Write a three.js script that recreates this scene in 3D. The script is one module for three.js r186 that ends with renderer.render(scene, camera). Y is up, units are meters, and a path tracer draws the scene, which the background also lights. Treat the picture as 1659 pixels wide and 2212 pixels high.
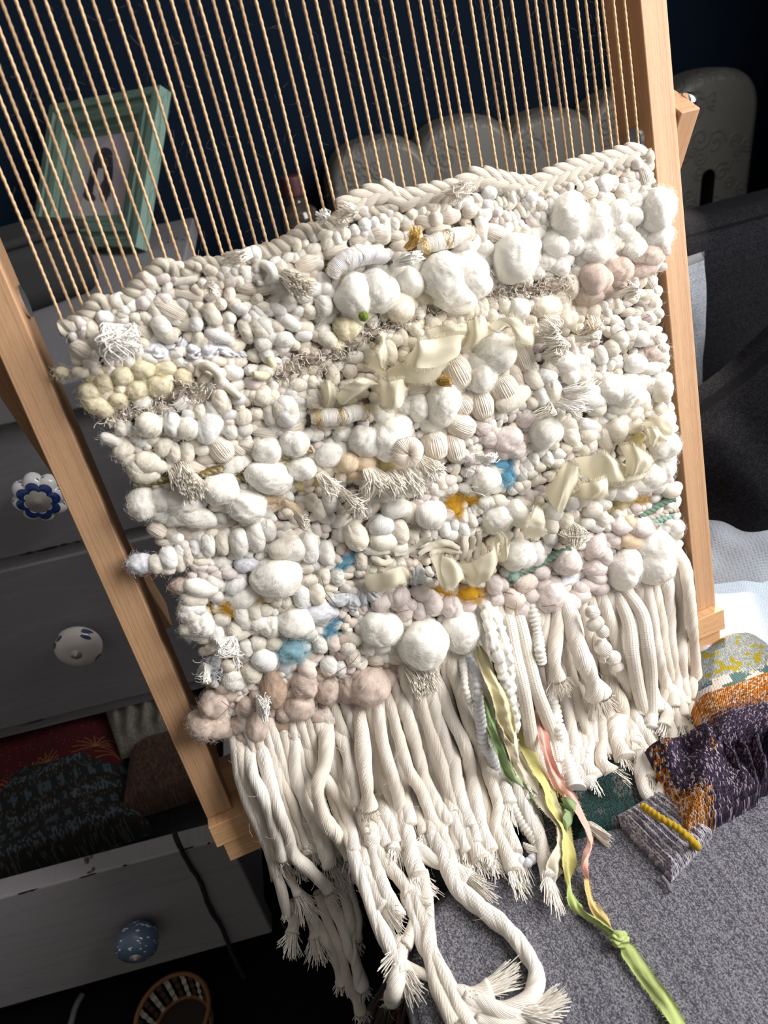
import * as THREE from 'three';
import { RoundedBoxGeometry } from 'three/addons/geometries/RoundedBoxGeometry.js';
import { mergeGeometries } from 'three/addons/utils/BufferGeometryUtils.js';
import { RectAreaLightUniformsLib } from 'three/addons/lights/RectAreaLightUniformsLib.js';

// ---------- camera, sky, sun, daylight, exposure ----------
const V = (x, y, z) => new THREE.Vector3(x, y, z);
const scene = new THREE.Scene();
const camera = new THREE.PerspectiveCamera(71.58, 3 / 4, 0.02, 30);
camera.position.set(-0.1755, 1.0101, 0.4456);
camera.up.set(0.30765, 0.82478, -0.47444);
camera.lookAt(-0.1755 + 0.20725, 1.0101 - 0.54474, 0.4456 - 0.81259);
camera.focus = 0.64; camera.userData.fStop = 6.5;
const renderer = new THREE.WebGLRenderer({ antialias: true });
renderer.toneMapping = THREE.LinearToneMapping;
renderer.toneMappingExposure = 0.84;
renderer.shadowMap.enabled = true;
renderer.shadowMap.type = THREE.PCFSoftShadowMap;
scene.background = new THREE.Color(0.55, 0.68, 0.9);
RectAreaLightUniformsLib.init();
const sunDir = V(0.29, 0.80, -0.49).normalize();
const sun = new THREE.DirectionalLight(0xfff0dc, 16);
sun.position.copy(V(0.28, 0.42, 0.04).addScaledVector(sunDir, 6)); sun.target.position.set(0.28, 0.42, 0.04);
sun.castShadow = true; sun.shadow.mapSize.set(2048, 2048); sun.shadow.radius = 2;
Object.assign(sun.shadow.camera, { left: -3, right: 3, top: 3, bottom: -3, near: 0.1, far: 14 });
scene.add(sun, sun.target);
// daylight of the big side window, just inside its opening
const WIN = { y0: 0.85, y1: 2.35, z0: 0.10, z1: 1.2 };      // in the right wall, along the room's own axes
const day = new THREE.RectAreaLight(0xfffbf6, 14.5, WIN.z1 - WIN.z0, WIN.y1 - WIN.y0);
day.position.set(1.39, (WIN.y0 + WIN.y1) / 2, (WIN.z0 + WIN.z1) / 2).applyAxisAngle(V(0, 1, 0), -0.1586).add(V(-0.26, 0, -0.34));
day.lookAt(day.position.clone().add(V(-1, 0, 0).applyAxisAngle(V(0, 1, 0), -0.1586)));
scene.add(day);

// ---------- helpers ----------
function rng(seed) { let s = seed >>> 0; return () => { s = (s + 0x6d2b79f5) | 0; let t = Math.imul(s ^ (s >>> 15), 1 | s); t = (t + Math.imul(t ^ (t >>> 7), 61 | t)) ^ t; return ((t ^ (t >>> 14)) >>> 0) / 4294967296; }; }
let R = rng(7);
const rr = (a, b) => a + (b - a) * R();
const PI = Math.PI, TAU = PI * 2;
const used = {};
function numbered(n) { used[n] = (used[n] ?? -1) + 1; return used[n] ? n + '_' + String(used[n]).padStart(3, '0') : n; }
function mesh(name, geo, mat, parent) {
  const m = new THREE.Mesh(geo, mat); m.name = parent ? name : numbered(name); m.castShadow = m.receiveShadow = true; (parent ?? scene).add(m); return m;
}
function kid(name, geo, mat, parent, label) {          // a part; alike parts of one thing are numbered
  parent.userData.n ??= {}; const n = parent.userData.n; n[name] = (n[name] ?? -1) + 1;
  const m = mesh(n[name] ? name + '_' + String(n[name]).padStart(3, '0') : name, geo, mat, parent);
  if (label) m.userData.label = label; return m;
}
function thing(name, label, category, group) {
  const g = new THREE.Group(); g.name = numbered(name); scene.add(g); tag(g, label, category, group); return g;
}
function tag(o, label, category, group) { o.userData.label = label; o.userData.category = category; if (group) o.userData.group = group; return o; }
function struct(name, geo, mat) { const m = mesh(name, geo, mat); m.userData.kind = 'structure'; return m; }
const box = (w, h, d, x, y, z, r = 0) => { const g = r ? new RoundedBoxGeometry(w, h, d, 2, r) : new THREE.BoxGeometry(w, h, d); g.translate(x, y, z); return g.index ? g.toNonIndexed() : g; };
const merge = (l) => mergeGeometries(l.map((g) => { g = g.index ? g.toNonIndexed() : g; for (const k of Object.keys(g.attributes)) if (!['position', 'normal', 'uv'].includes(k)) g.deleteAttribute(k); return g; }));
function boxUV(g, s = 1) {                              // uv in metres from the dominant axis
  const p = g.attributes.position, n = g.attributes.normal, uv = new Float32Array(p.count * 2);
  for (let i = 0; i < p.count; i++) {
    const ax = Math.abs(n.getX(i)), ay = Math.abs(n.getY(i)), az = Math.abs(n.getZ(i));
    const [a, b] = ax > ay && ax > az ? [p.getZ(i), p.getY(i)] : ay > az ? [p.getZ(i), p.getX(i)] : [p.getX(i), p.getY(i)];
    uv[2 * i] = a * s; uv[2 * i + 1] = b * s;
  }
  g.setAttribute('uv', new THREE.BufferAttribute(uv, 2)); return g;
}
// value noise in 3-D
const PERM = (() => { const r = rng(99), p = new Float32Array(4096); for (let i = 0; i < 4096; i++) p[i] = r(); return p; })();
function h3(x, y, z) { let h = Math.imul(x, 374761393) + Math.imul(y, 668265263) + Math.imul(z, 2147483647 ^ 0x5bd1e995); h = Math.imul(h ^ (h >>> 13), 1274126177); return PERM[(h ^ (h >>> 16)) & 4095]; }
function noise(x, y, z) {
  const i = Math.floor(x), j = Math.floor(y), k = Math.floor(z); let a = x - i, b = y - j, c = z - k;
  a = a * a * (3 - 2 * a); b = b * b * (3 - 2 * b); c = c * c * (3 - 2 * c);
  const L = (p, q, t) => p + (q - p) * t;
  return L(L(L(h3(i, j, k), h3(i + 1, j, k), a), L(h3(i, j + 1, k), h3(i + 1, j + 1, k), a), b), L(L(h3(i, j, k + 1), h3(i + 1, j, k + 1), a), L(h3(i, j + 1, k + 1), h3(i + 1, j + 1, k + 1), a), b), c) * 2 - 1;
}
// surface from a function (s, t) -> Vector3, normals by differences; wrapS joins the first and last column
function surf(fn, ns, nt, { wrapS = false, us = 1, vs = 1 } = {}) {
  const pos = [], nor = [], uv = [], idx = [], e = 1e-3, A = V(), B = V(), N = V();
  for (let j = 0; j <= nt; j++) for (let i = 0; i <= ns; i++) {
    const s = i / ns, t0 = j / nt, p = fn(wrapS ? s % 1 : s, t0), t = wrapS ? Math.min(0.985, Math.max(0.015, t0)) : t0;
    const s0 = wrapS ? (s - e + 1) % 1 : Math.max(0, s - e), s1 = wrapS ? (s + e) % 1 : Math.min(1, s + e);
    A.subVectors(fn(s1, t), fn(s0, t)); B.subVectors(fn(s, Math.min(1, t + e)), fn(s, Math.max(0, t - e))); N.crossVectors(A, B);
    if (N.lengthSq() < 1e-24) N.set(0, 0, 1); N.normalize();
    pos.push(p.x, p.y, p.z); nor.push(N.x, N.y, N.z); uv.push(s * us, t0 * vs);
  }
  const w = ns + 1;
  for (let j = 0; j < nt; j++) for (let i = 0; i < ns; i++) { const a = j * w + i; idx.push(a, a + 1, a + w, a + 1, a + w + 1, a + w); }
  const g = new THREE.BufferGeometry();
  g.setAttribute('position', new THREE.Float32BufferAttribute(pos, 3)); g.setAttribute('normal', new THREE.Float32BufferAttribute(nor, 3)); g.setAttribute('uv', new THREE.Float32BufferAttribute(uv, 2)); g.setIndex(idx); return g;
}
// tube along a path; rad(s) radius, prof(th, s, len) multiplies it; closed ends
function sweep(pts, rad, { m = 10, n = 0, prof, step = 0.004, vScale = 1, uRep = 1, flat, turn = 0 } = {}) {
  const c = pts.length > 2 ? new THREE.CatmullRomCurve3(pts, false, 'centripetal') : new THREE.LineCurve3(pts[0], pts[1]);
  const len = c.getLength(); n = n || Math.max(3, Math.round(len / step));
  const P = [], T = []; for (let i = 0; i <= n; i++) { P.push(c.getPointAt(i / n)); T.push(c.getTangentAt(Math.min(0.9999, Math.max(0.0001, i / n)))); }
  const N0 = V(0, 0, 1); if (Math.abs(T[0].z) > 0.9) N0.set(0, 1, 0);
  const pos = [], uv = [], idx = []; const N = N0.clone(), B = V();
  for (let i = 0; i <= n; i++) {
    N.addScaledVector(T[i], -N.dot(T[i])).normalize(); B.crossVectors(T[i], N);
    const s = i / n, r0 = typeof rad === 'function' ? rad(s, len) : rad;
    for (let j = 0; j <= m; j++) {
      const th = j / m * TAU, r = r0 * (prof ? prof(th % TAU, s, len) : 1), f = flat ?? 1, ta = th + s * len * turn, ca = Math.cos(ta) * r * f, sa = Math.sin(ta) * r;
      pos.push(P[i].x + N.x * ca + B.x * sa, P[i].y + N.y * ca + B.y * sa, P[i].z + N.z * ca + B.z * sa); uv.push(j / m * uRep, s * len * vScale);
    }
  }
  const w = m + 1;
  for (let i = 0; i < n; i++) for (let j = 0; j < m; j++) { const a = i * w + j; idx.push(a, a + 1, a + w, a + 1, a + w + 1, a + w); }
  for (const [row, P0, fl] of [[0, P[0], 1], [n, P[n], 0]]) { const k = pos.length / 3; pos.push(P0.x, P0.y, P0.z); uv.push(0.5, row / n); for (let j = 0; j < m; j++) { const a = row * w + j; fl ? idx.push(k, a + 1, a) : idx.push(k, a, a + 1); } }
  const g = new THREE.BufferGeometry();
  g.setAttribute('position', new THREE.Float32BufferAttribute(pos, 3)); g.setAttribute('uv', new THREE.Float32BufferAttribute(uv, 2)); g.setIndex(idx); g.computeVertexNormals();
  const nn = g.attributes.normal;                      // one normal across the seam
  for (let i = 0; i <= n; i++) { const a = i * w, b = a + m, x = nn.getX(a) + nn.getX(b), y = nn.getY(a) + nn.getY(b), z = nn.getZ(a) + nn.getZ(b), l = Math.hypot(x, y, z) || 1; nn.setXYZ(a, x / l, y / l, z / l); nn.setXYZ(b, x / l, y / l, z / l); }
  return g;
}
// thin threads as three-sided tubes, merged
function threads(list) {                                // list of [points, radius]
  const pos = [], nor = [], idx = [], uv = [];
  for (const [pts, rad] of list) {
    const b0 = pos.length / 3, n = pts.length; const N = V(0.3, 0.2, 1), B = V(), T = V();
    for (let i = 0; i < n; i++) {
      T.subVectors(pts[Math.min(n - 1, i + 1)], pts[Math.max(0, i - 1)]).normalize(); N.addScaledVector(T, -N.dot(T)).normalize(); B.crossVectors(T, N);
      for (let j = 0; j < 3; j++) { const c = Math.cos(j * TAU / 3), s = Math.sin(j * TAU / 3), x = N.x * c + B.x * s, y = N.y * c + B.y * s, z = N.z * c + B.z * s; pos.push(pts[i].x + x * rad, pts[i].y + y * rad, pts[i].z + z * rad); nor.push(x, y, z); uv.push(j / 3, i / n); }
      if (i) for (let j = 0; j < 3; j++) { const a = b0 + (i - 1) * 3 + j, c = b0 + (i - 1) * 3 + (j + 1) % 3; idx.push(a, c, a + 3, c, c + 3, a + 3); }
    }
  }
  const g = new THREE.BufferGeometry();
  g.setAttribute('position', new THREE.Float32BufferAttribute(pos, 3)); g.setAttribute('normal', new THREE.Float32BufferAttribute(nor, 3)); g.setAttribute('uv', new THREE.Float32BufferAttribute(uv, 2)); g.setIndex(idx); return g;
}

// ---------- textures ----------
function canvas(w, h, draw, srgb, rx = 1, ry = 1) {
  const c = document.createElement('canvas'); c.width = w; c.height = h; draw(c.getContext('2d'), w, h);
  const t = new THREE.CanvasTexture(c); t.wrapS = t.wrapT = THREE.RepeatWrapping; t.repeat.set(rx, ry); t.magFilter = THREE.LinearFilter; if (srgb) t.colorSpace = THREE.SRGBColorSpace; return t;
}
function strokes(x, w, h, n, cols, len, wid, angle, bend, rnd) {
  for (let i = 0; i < n; i++) {
    const a = angle + (rnd() - 0.5) * bend, l = len * (0.4 + rnd()), px = rnd() * w, py = rnd() * h, c = (rnd() - 0.5) * l * 0.6;
    x.strokeStyle = cols[Math.floor(rnd() * cols.length)]; x.lineWidth = wid * (0.5 + rnd());
    for (const [ox, oy] of [[0, 0], [w, 0], [-w, 0], [0, h], [0, -h]]) { x.beginPath(); x.moveTo(px + ox, py + oy); x.quadraticCurveTo(px + ox + Math.cos(a) * l / 2 - Math.sin(a) * c, py + oy + Math.sin(a) * l / 2 + Math.cos(a) * c, px + ox + Math.cos(a) * l, py + oy + Math.sin(a) * l); x.stroke(); }
  }
}
const grey = (a) => `rgba(${a},${a},${a},0.5)`;
const woolBump = canvas(512, 512, (x, w, h) => { x.fillStyle = '#808080'; x.fillRect(0, 0, w, h); strokes(x, w, h, 3600, [grey(60), grey(200), grey(160), grey(100)], 80, 1.1, 0, 1.5, rng(3)); }, false, 2, 2);
const slubBump = canvas(512, 512, (x, w, h) => { x.fillStyle = '#808080'; x.fillRect(0, 0, w, h); strokes(x, w, h, 1500, [grey(70), grey(190), grey(150), grey(105)], 150, 2.4, 0.35, 0.45, rng(4)); }, false, 2, 1);
const strandBump = canvas(512, 256, (x, w, h) => {      // parallel cotton threads, running along v
  x.fillStyle = '#606060'; x.fillRect(0, 0, w, h); const n = 32;
  for (let i = 0; i < n; i++) { const g = x.createLinearGradient(i * w / n, 0, (i + 1) * w / n, 0); g.addColorStop(0, '#202020'); g.addColorStop(0.5, '#e0e0e0'); g.addColorStop(1, '#202020'); x.fillStyle = g; x.fillRect(i * w / n, 0, w / n + 1, h); }
  strokes(x, w, h, 300, [grey(90), grey(200)], 60, 1.5, 1.57, 0.3, rng(5));
}, false);
const weaveBump = canvas(256, 256, (x, w, h) => { const n = 32, c = w / n; for (let i = 0; i < n; i++) for (let j = 0; j < n; j++) { const up = (i + j) % 2, g = up ? x.createLinearGradient(i * c, 0, (i + 1) * c, 0) : x.createLinearGradient(0, j * c, 0, (j + 1) * c); g.addColorStop(0, '#383838'); g.addColorStop(0.5, up ? '#f0f0f0' : '#c0c0c0'); g.addColorStop(1, '#383838'); x.fillStyle = g; x.fillRect(i * c, j * c, c, c); } }, false, 1, 1);
const braidBump = canvas(256, 256, (x, w, h) => {       // knitted tube cord
  x.fillStyle = '#282828'; x.fillRect(0, 0, w, h); const nx = 8, ny = 16; x.lineCap = 'round'; x.lineWidth = 11;
  for (let i = 0; i < nx; i++) for (let j = -1; j <= ny; j++) { const cx = (i + 0.5) * w / nx, cy = (j + 0.5) * h / ny; x.strokeStyle = '#d8d8d8'; x.beginPath(); x.moveTo(cx - 12, cy - 6); x.lineTo(cx, cy + 8); x.stroke(); x.strokeStyle = '#f0f0f0'; x.beginPath(); x.moveTo(cx + 12, cy - 6); x.lineTo(cx + 1, cy + 8); x.stroke(); }
}, false);
const woodMap = canvas(1024, 1024, (x, w, h) => {       // grain runs along v
  const r = rng(11); x.fillStyle = '#cdab89'; x.fillRect(0, 0, w, h);
  for (let i = 0; i < 220; i++) { const px = r() * w; x.strokeStyle = `rgba(${r() < 0.5 ? '146,98,64' : '232,200,166'},${0.05 + r() * 0.13})`; x.lineWidth = 1 + r() * 7; x.beginPath(); x.moveTo(px, -10); x.bezierCurveTo(px + (r() - 0.5) * 30, h * 0.3, px + (r() - 0.5) * 30, h * 0.6, px, h + 10); x.stroke(); }
  for (let i = 0; i < 9000; i++) { x.strokeStyle = `rgba(112,66,38,${0.05 + r() * 0.14})`; x.lineWidth = 0.6 + r() * 0.9; const px = r() * w, py = r() * h; x.beginPath(); x.moveTo(px, py); x.lineTo(px + (r() - 0.5), py + 6 + r() * 26); x.stroke(); }
}, true);
const woodBump = canvas(512, 512, (x, w, h) => { const r = rng(12); x.fillStyle = '#909090'; x.fillRect(0, 0, w, h); strokes(x, w, h, 2500, [grey(80), grey(170), grey(130)], 30, 1.4, 1.57, 0.05, r); }, false);
function fabricMap(base, hi, lo, seed, n = 160) {        // coarse two-tone weave
  return canvas(1024, 1024, (x, w, h) => { const r = rng(seed), c = w / n; x.fillStyle = base; x.fillRect(0, 0, w, h); for (let j = 0; j < n; j++) { const rowTone = r(); for (let i = 0; i < n; i++) { const q = r() * 0.75 + rowTone * 0.25; x.fillStyle = q > 0.60 ? hi : q < 0.38 ? lo : base; x.globalAlpha = 0.35 + r() * 0.5; const ww = c * (1 + (r() < 0.3 ? 1 : 0)); x.fillRect(i * c, j * c, ww, c * 0.95); } } x.globalAlpha = 1; }, true);
}
const fabricBump = canvas(512, 512, (x, w, h) => { const r = rng(21), n = 80, c = w / n; x.fillStyle = '#404040'; x.fillRect(0, 0, w, h); for (let i = 0; i < n; i++) for (let j = 0; j < n; j++) { const v = 110 + r() * 145; x.fillStyle = `rgb(${v},${v},${v})`; x.beginPath(); x.ellipse((i + 0.5) * c, (j + 0.5) * c, c * 0.5, c * 0.36, (i + j) % 2 ? 0 : 0.3, 0, TAU); x.fill(); } }, false);
function knitMap(paint, seed) {                         // V stitches; paint(u, v, rnd) gives a colour
  return canvas(1024, 1024, (x, w, h) => { const r = rng(seed), nx = 40, ny = 56, cx = w / nx, cy = h / ny; x.fillStyle = '#1a1a20'; x.fillRect(0, 0, w, h); x.lineCap = 'round'; x.lineWidth = cx * 0.44; for (let j = -1; j <= ny; j++) for (let i = 0; i < nx; i++) { const X = (i + 0.5) * cx, Y = (j + 0.5) * cy; for (const s of [-1, 1]) { x.strokeStyle = paint((i + 0.5) / nx, (j + 0.5) / ny, r); x.beginPath(); x.moveTo(X + s * cx * 0.36, Y - cy * 0.5); x.lineTo(X + s * cx * 0.1, Y + cy * 0.5); x.stroke(); } } }, true);
}
const knitBump = canvas(1024, 1024, (x, w, h) => { const nx = 40, ny = 56, cx = w / nx, cy = h / ny; x.fillStyle = '#101010'; x.fillRect(0, 0, w, h); x.lineCap = 'round'; for (const [lw, c] of [[0.46, '#808080'], [0.26, '#d0d0d0'], [0.12, '#ffffff']]) { x.lineWidth = cx * lw; x.strokeStyle = c; for (let j = -1; j <= ny; j++) for (let i = 0; i < nx; i++) { const X = (i + 0.5) * cx, Y = (j + 0.5) * cy; for (const s of [-1, 1]) { x.beginPath(); x.moveTo(X + s * cx * 0.36, Y - cy * 0.5); x.lineTo(X + s * cx * 0.1, Y + cy * 0.5); x.stroke(); } } } }, false);
const rep = (t, x, y) => { const c = t.clone(); c.repeat.set(x, y); return c; };

// ---------- materials ----------
const std = (color, o = {}) => new THREE.MeshStandardMaterial({ color, roughness: 0.95, ...o });
const matte = (color, o = {}) => new THREE.MeshPhysicalMaterial({ color, roughness: 1, specularIntensity: 0.15, ...o });   // cloth, wool and flat paint hardly shine
const phys = (color, o = {}) => new THREE.MeshPhysicalMaterial({ color, roughness: 0.95, ...o });
const TONE = { w: '#f5f2eb', w2: '#efe7d8', w3: '#f1f0ee', w4: '#f3ecdf', c: '#f2e9d9', y: '#ece2c4', b: '#f0e5d7', t: '#c4b5a5', t2: '#ddd2c4', m: '#d0beb3', k: '#e9deda', p: '#f0dabc', p2: '#eedfd4', l: '#e6e7ee', s: '#d5d9de', u: '#7ebcd8', u2: '#a3cbd9', g: '#e2b136', g2: '#e6c27a', h: '#ecdca6', e: '#8fb09a', n: '#b6dacd', v: '#d6dcae', o: '#b8a08e', lime: '#c3d08a' };
const mats = {};
function toned(kind, tone) {
  const key = kind + tone; if (mats[key]) return mats[key]; const c = TONE[tone];
  if (kind === 'P') return mats[key] = phys(c, { roughness: 1, specularIntensity: 0.3, bumpMap: rep(woolBump, 2, 1.6), bumpScale: 0.0006, sheen: 0.35, sheenRoughness: 0.6, sheenColor: new THREE.Color(c) });
  if (kind === 'B') return mats[key] = phys(c, { roughness: 0.85, bumpMap: rep(slubBump, 2, 1.5), bumpScale: 0.0007, sheen: 0.25, sheenRoughness: 0.5, sheenColor: new THREE.Color(c) });
  if (kind === 'C') return mats[key] = phys(c, { roughness: 0.8, bumpMap: rep(strandBump, 1.4, 1), bumpScale: 0.0005, sheen: 0.2, sheenRoughness: 0.4, sheenColor: new THREE.Color(c) });
  if (kind === 'S') return mats[key] = phys(c, { roughness: 0.5, bumpMap: rep(weaveBump, 3, 3), bumpScale: 0.0001, sheen: 0.4, sheenRoughness: 0.3, sheenColor: new THREE.Color(c), side: THREE.DoubleSide });
  if (kind === 'L') return mats[key] = std(c, { bumpMap: rep(weaveBump, 1.6, 1.6), bumpScale: 0.0012, side: THREE.DoubleSide });
  if (kind === 'R') return mats[key] = std(c, { bumpMap: rep(strandBump, 1, 60), bumpScale: 0.0004, roughness: 0.85 });
  if (kind === 'T') return mats[key] = std(new THREE.Color(c).lerp(new THREE.Color('#ffffff'), 0.3), { roughness: 0.8 });
  return mats[key] = phys(c, { roughness: 0.9 });
}
const wood = std('#e9dfd6', { map: rep(woodMap, 5, 3), bumpMap: rep(woodBump, 14, 4), bumpScale: 0.0003, roughness: 0.62 });
const woodFoot = std('#fff4e2', { map: rep(woodMap, 4, 4), bumpMap: rep(woodBump, 10, 4), bumpScale: 0.0003, roughness: 0.6 });
const steel = std('#d8d8dc', { metalness: 1, roughness: 0.18 });
const warpMat = std('#cfae88', { roughness: 0.85 });

// ---------- the frame of the loom: x along its width, y up the posts, z out of the web ----------
const LOOM = new THREE.Matrix4().makeBasis(V(0.99972, 0.02361, 0), V(-0.02309, 0.97759, -0.20924), V(-0.00494, 0.20918, 0.97786)).setPosition(0, 0.46, 0);
function onLoom(g) { LOOM.decompose(g.position, g.quaternion, g.scale); g.scale.set(1, 1, 1); return g; }
const A = 0.2528, PW = 0.024, D = 0.0454, FW = 0.01175;
{
  const loom = onLoom(thing('weaving_loom', 'pale wooden frame loom with splayed back legs standing on the sofa', 'loom'));
  const post = (s) => boxUV(box(PW, 0.86, D, s * (A + PW / 2), 0.43, -D / 2, 0.0012));
  kid('post', post(-1), wood, loom); kid('post', post(1), wood, loom);
  for (const s of [-1, 1]) {
    const u0 = A + PW - 0.0195;
    const along = (g) => { boxUV(g); const u = g.attributes.uv; for (let i = 0; i < u.count; i++) u.setXY(i, u.getY(i), u.getX(i)); return g; };
    kid('foot_block', along(box(0.039, 0.0245, D + FW, s * u0, -0.01225, (FW - D) / 2, 0.0009)), woodFoot, loom);
    kid('foot_base', along(box(0.033, 0.0222, D + FW - 0.002, s * (u0 - 0.0025), -0.0356, (FW - D) / 2 - 0.001, 0.0009)), woodFoot, loom);
    const leg = boxUV(box(0.019, 0.49, 0.036, 0, -0.223, 0, 0.0012)); leg.rotateX(0.60); leg.translate(s * (A + PW + 0.0115), 0.462, -0.024);
    kid('leg', leg, wood, loom);
    const kn = (r, h, x, y, z) => { const g = new THREE.LatheGeometry([[0, 0], [r, 0], [r, h * 0.35], [r * 0.8, h * 0.8], [r * 0.35, h], [0, h]].map(([a, b]) => new THREE.Vector2(a, b)), 24); g.rotateZ(-PI / 2 * Math.sign(x)); g.translate(x, y, z); return g; };
    const head = new THREE.CylinderGeometry(0.0105, 0.0115, 0.003, 28); head.rotateZ(PI / 2); head.translate(s * (A - 0.0012), 0.459, -0.022);
    kid('bolt_head', head, steel, loom, 'polished steel bolt head on the inner face of the post');
    kid('wing_knob', kn(0.0075, 0.012, s * (A + PW + 0.021), 0.478, -0.018), steel, loom, 'bright steel fixing on the outside of the leg');
    kid('wing_knob', kn(0.0075, 0.012, s * (A + PW + 0.021), 0.452, -0.030), steel, loom, 'bright steel fixing on the outside of the leg');
  }
  const ax = (g) => { boxUV(g); const u = g.attributes.uv; for (let i = 0; i < u.count; i++) u.setXY(i, u.getY(i), u.getX(i)); return g; };
  kid('warp_beam', ax(box(2 * A + 0.001, 0.045, 0.02, 0, 0.008, -0.028, 0.0012)), wood, loom);
  kid('warp_beam', ax(box(2 * A + 0.001, 0.04, 0.03, 0, 0.82, -0.022, 0.0012)), wood, loom);
}

// ---------- the woven hanging ----------
const web = onLoom(thing('woven_tapestry', 'cream and white textured weaving with wool puffs, ribbons and long fringe on the loom', 'weaving'));
const mm = ([u, v, w]) => V(u / 1000, v / 1000, w / 1000);
const OUT = [[-231,435],[-214,439],[-194,443],[-172,450],[-152,458],[-132,453],[-104,450],[-74,450],[-49,456],[-29,456],[-5,464],[17,457],[41,456],[81,459],[122,445],[159,444],[196,446],[240,447],[243,423],[254,376],[242,348],[235,318],[239,284],[239,245],[241,208],[236,177],[235,138],[235,102],[228,52],[196,43],[142,43],[94,70],[38,90],[13,87],[-3,58],[-57,55],[-116,40],[-194,52],[-221,75],[-239,110],[-224,165],[-219,213],[-214,237],[-217,280],[-224,302],[-217,315],[-223,347],[-222,368],[-227,388],[-231,413]];
const WARPS = [[-229.3,440],[-220.8,442],[-213,443],[-207,446],[-198.5,448],[-192,444],[-183.6,445],[-175.9,452],[-167.7,455],[-157.6,458],[-149,456],[-140.3,456],[-129.4,453],[-120.4,451],[-110.2,452],[-102.9,452],[-94.2,451],[-84.5,451],[-77.4,450],[-67.7,453],[-59.6,454],[-50.4,457],[-41.1,456],[-29.1,457],[-21,458],[-8.7,467],[-1.4,466],[10.4,467],[17.6,467],[27.9,467],[34.4,466],[44.9,466],[52.1,466],[65.4,465],[73,466],[83.1,465],[89.4,464],[100.5,463],[111,459],[121.4,455],[126.7,451],[136.4,449],[143.3,447],[157.7,450],[162.8,451],[174.2,452],[178.1,452],[189.1,452],[196.9,453],[207.6,452],[213.5,451],[222.3,451],[229.1,451],[241.2,451]];
function inside(u, v) { let c = false; for (let i = 0, j = OUT.length - 1; i < OUT.length; j = i++) { const [a, b] = OUT[i], [p, q] = OUT[j]; if ((b > v) !== (q > v) && u < (p - a) * (v - b) / (q - b) + a) c = !c; } return c; }
{
  const sh = new THREE.Shape(OUT.map(([u, v]) => new THREE.Vector2(u / 1000, v / 1000)));
  const g = new THREE.ExtrudeGeometry(sh, { depth: 0.004, bevelEnabled: false }); g.translate(0, 0, -0.002);
  kid('ground_weave', g, std('#cfc2af', { bumpMap: rep(weaveBump, 12, 12), bumpScale: 0.0015 }), web, 'plain cream ground cloth behind the raised yarns');
  for (const [u, v] of WARPS) {
    const x = u / 1000, w = WARPS.findIndex((q) => q[0] === u) % 2 ? -0.003 : 0.001, q = (x - 0.03) / 0.25, top = x + 0.0105 * (1 - q * q) * 0.9 - 0.003;
    const pts = []; for (let i = 0; i <= 6; i++) { const t = i / 6; pts.push(V(x + (top - x) * t * (0.84 - v / 1000) / 0.45 + rr(-0.0004, 0.0004), v / 1000 - 0.012 + t * (0.812 - v / 1000 + 0.012), w + rr(-0.0003, 0.0003))); }
    kid('warp_thread', sweep(pts, 0.00105, { m: 8, step: 0.002, turn: 620, prof: (th) => 0.76 + 0.36 * Math.abs(Math.cos(th)) }), warpMat, web);
  }
}
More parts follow.
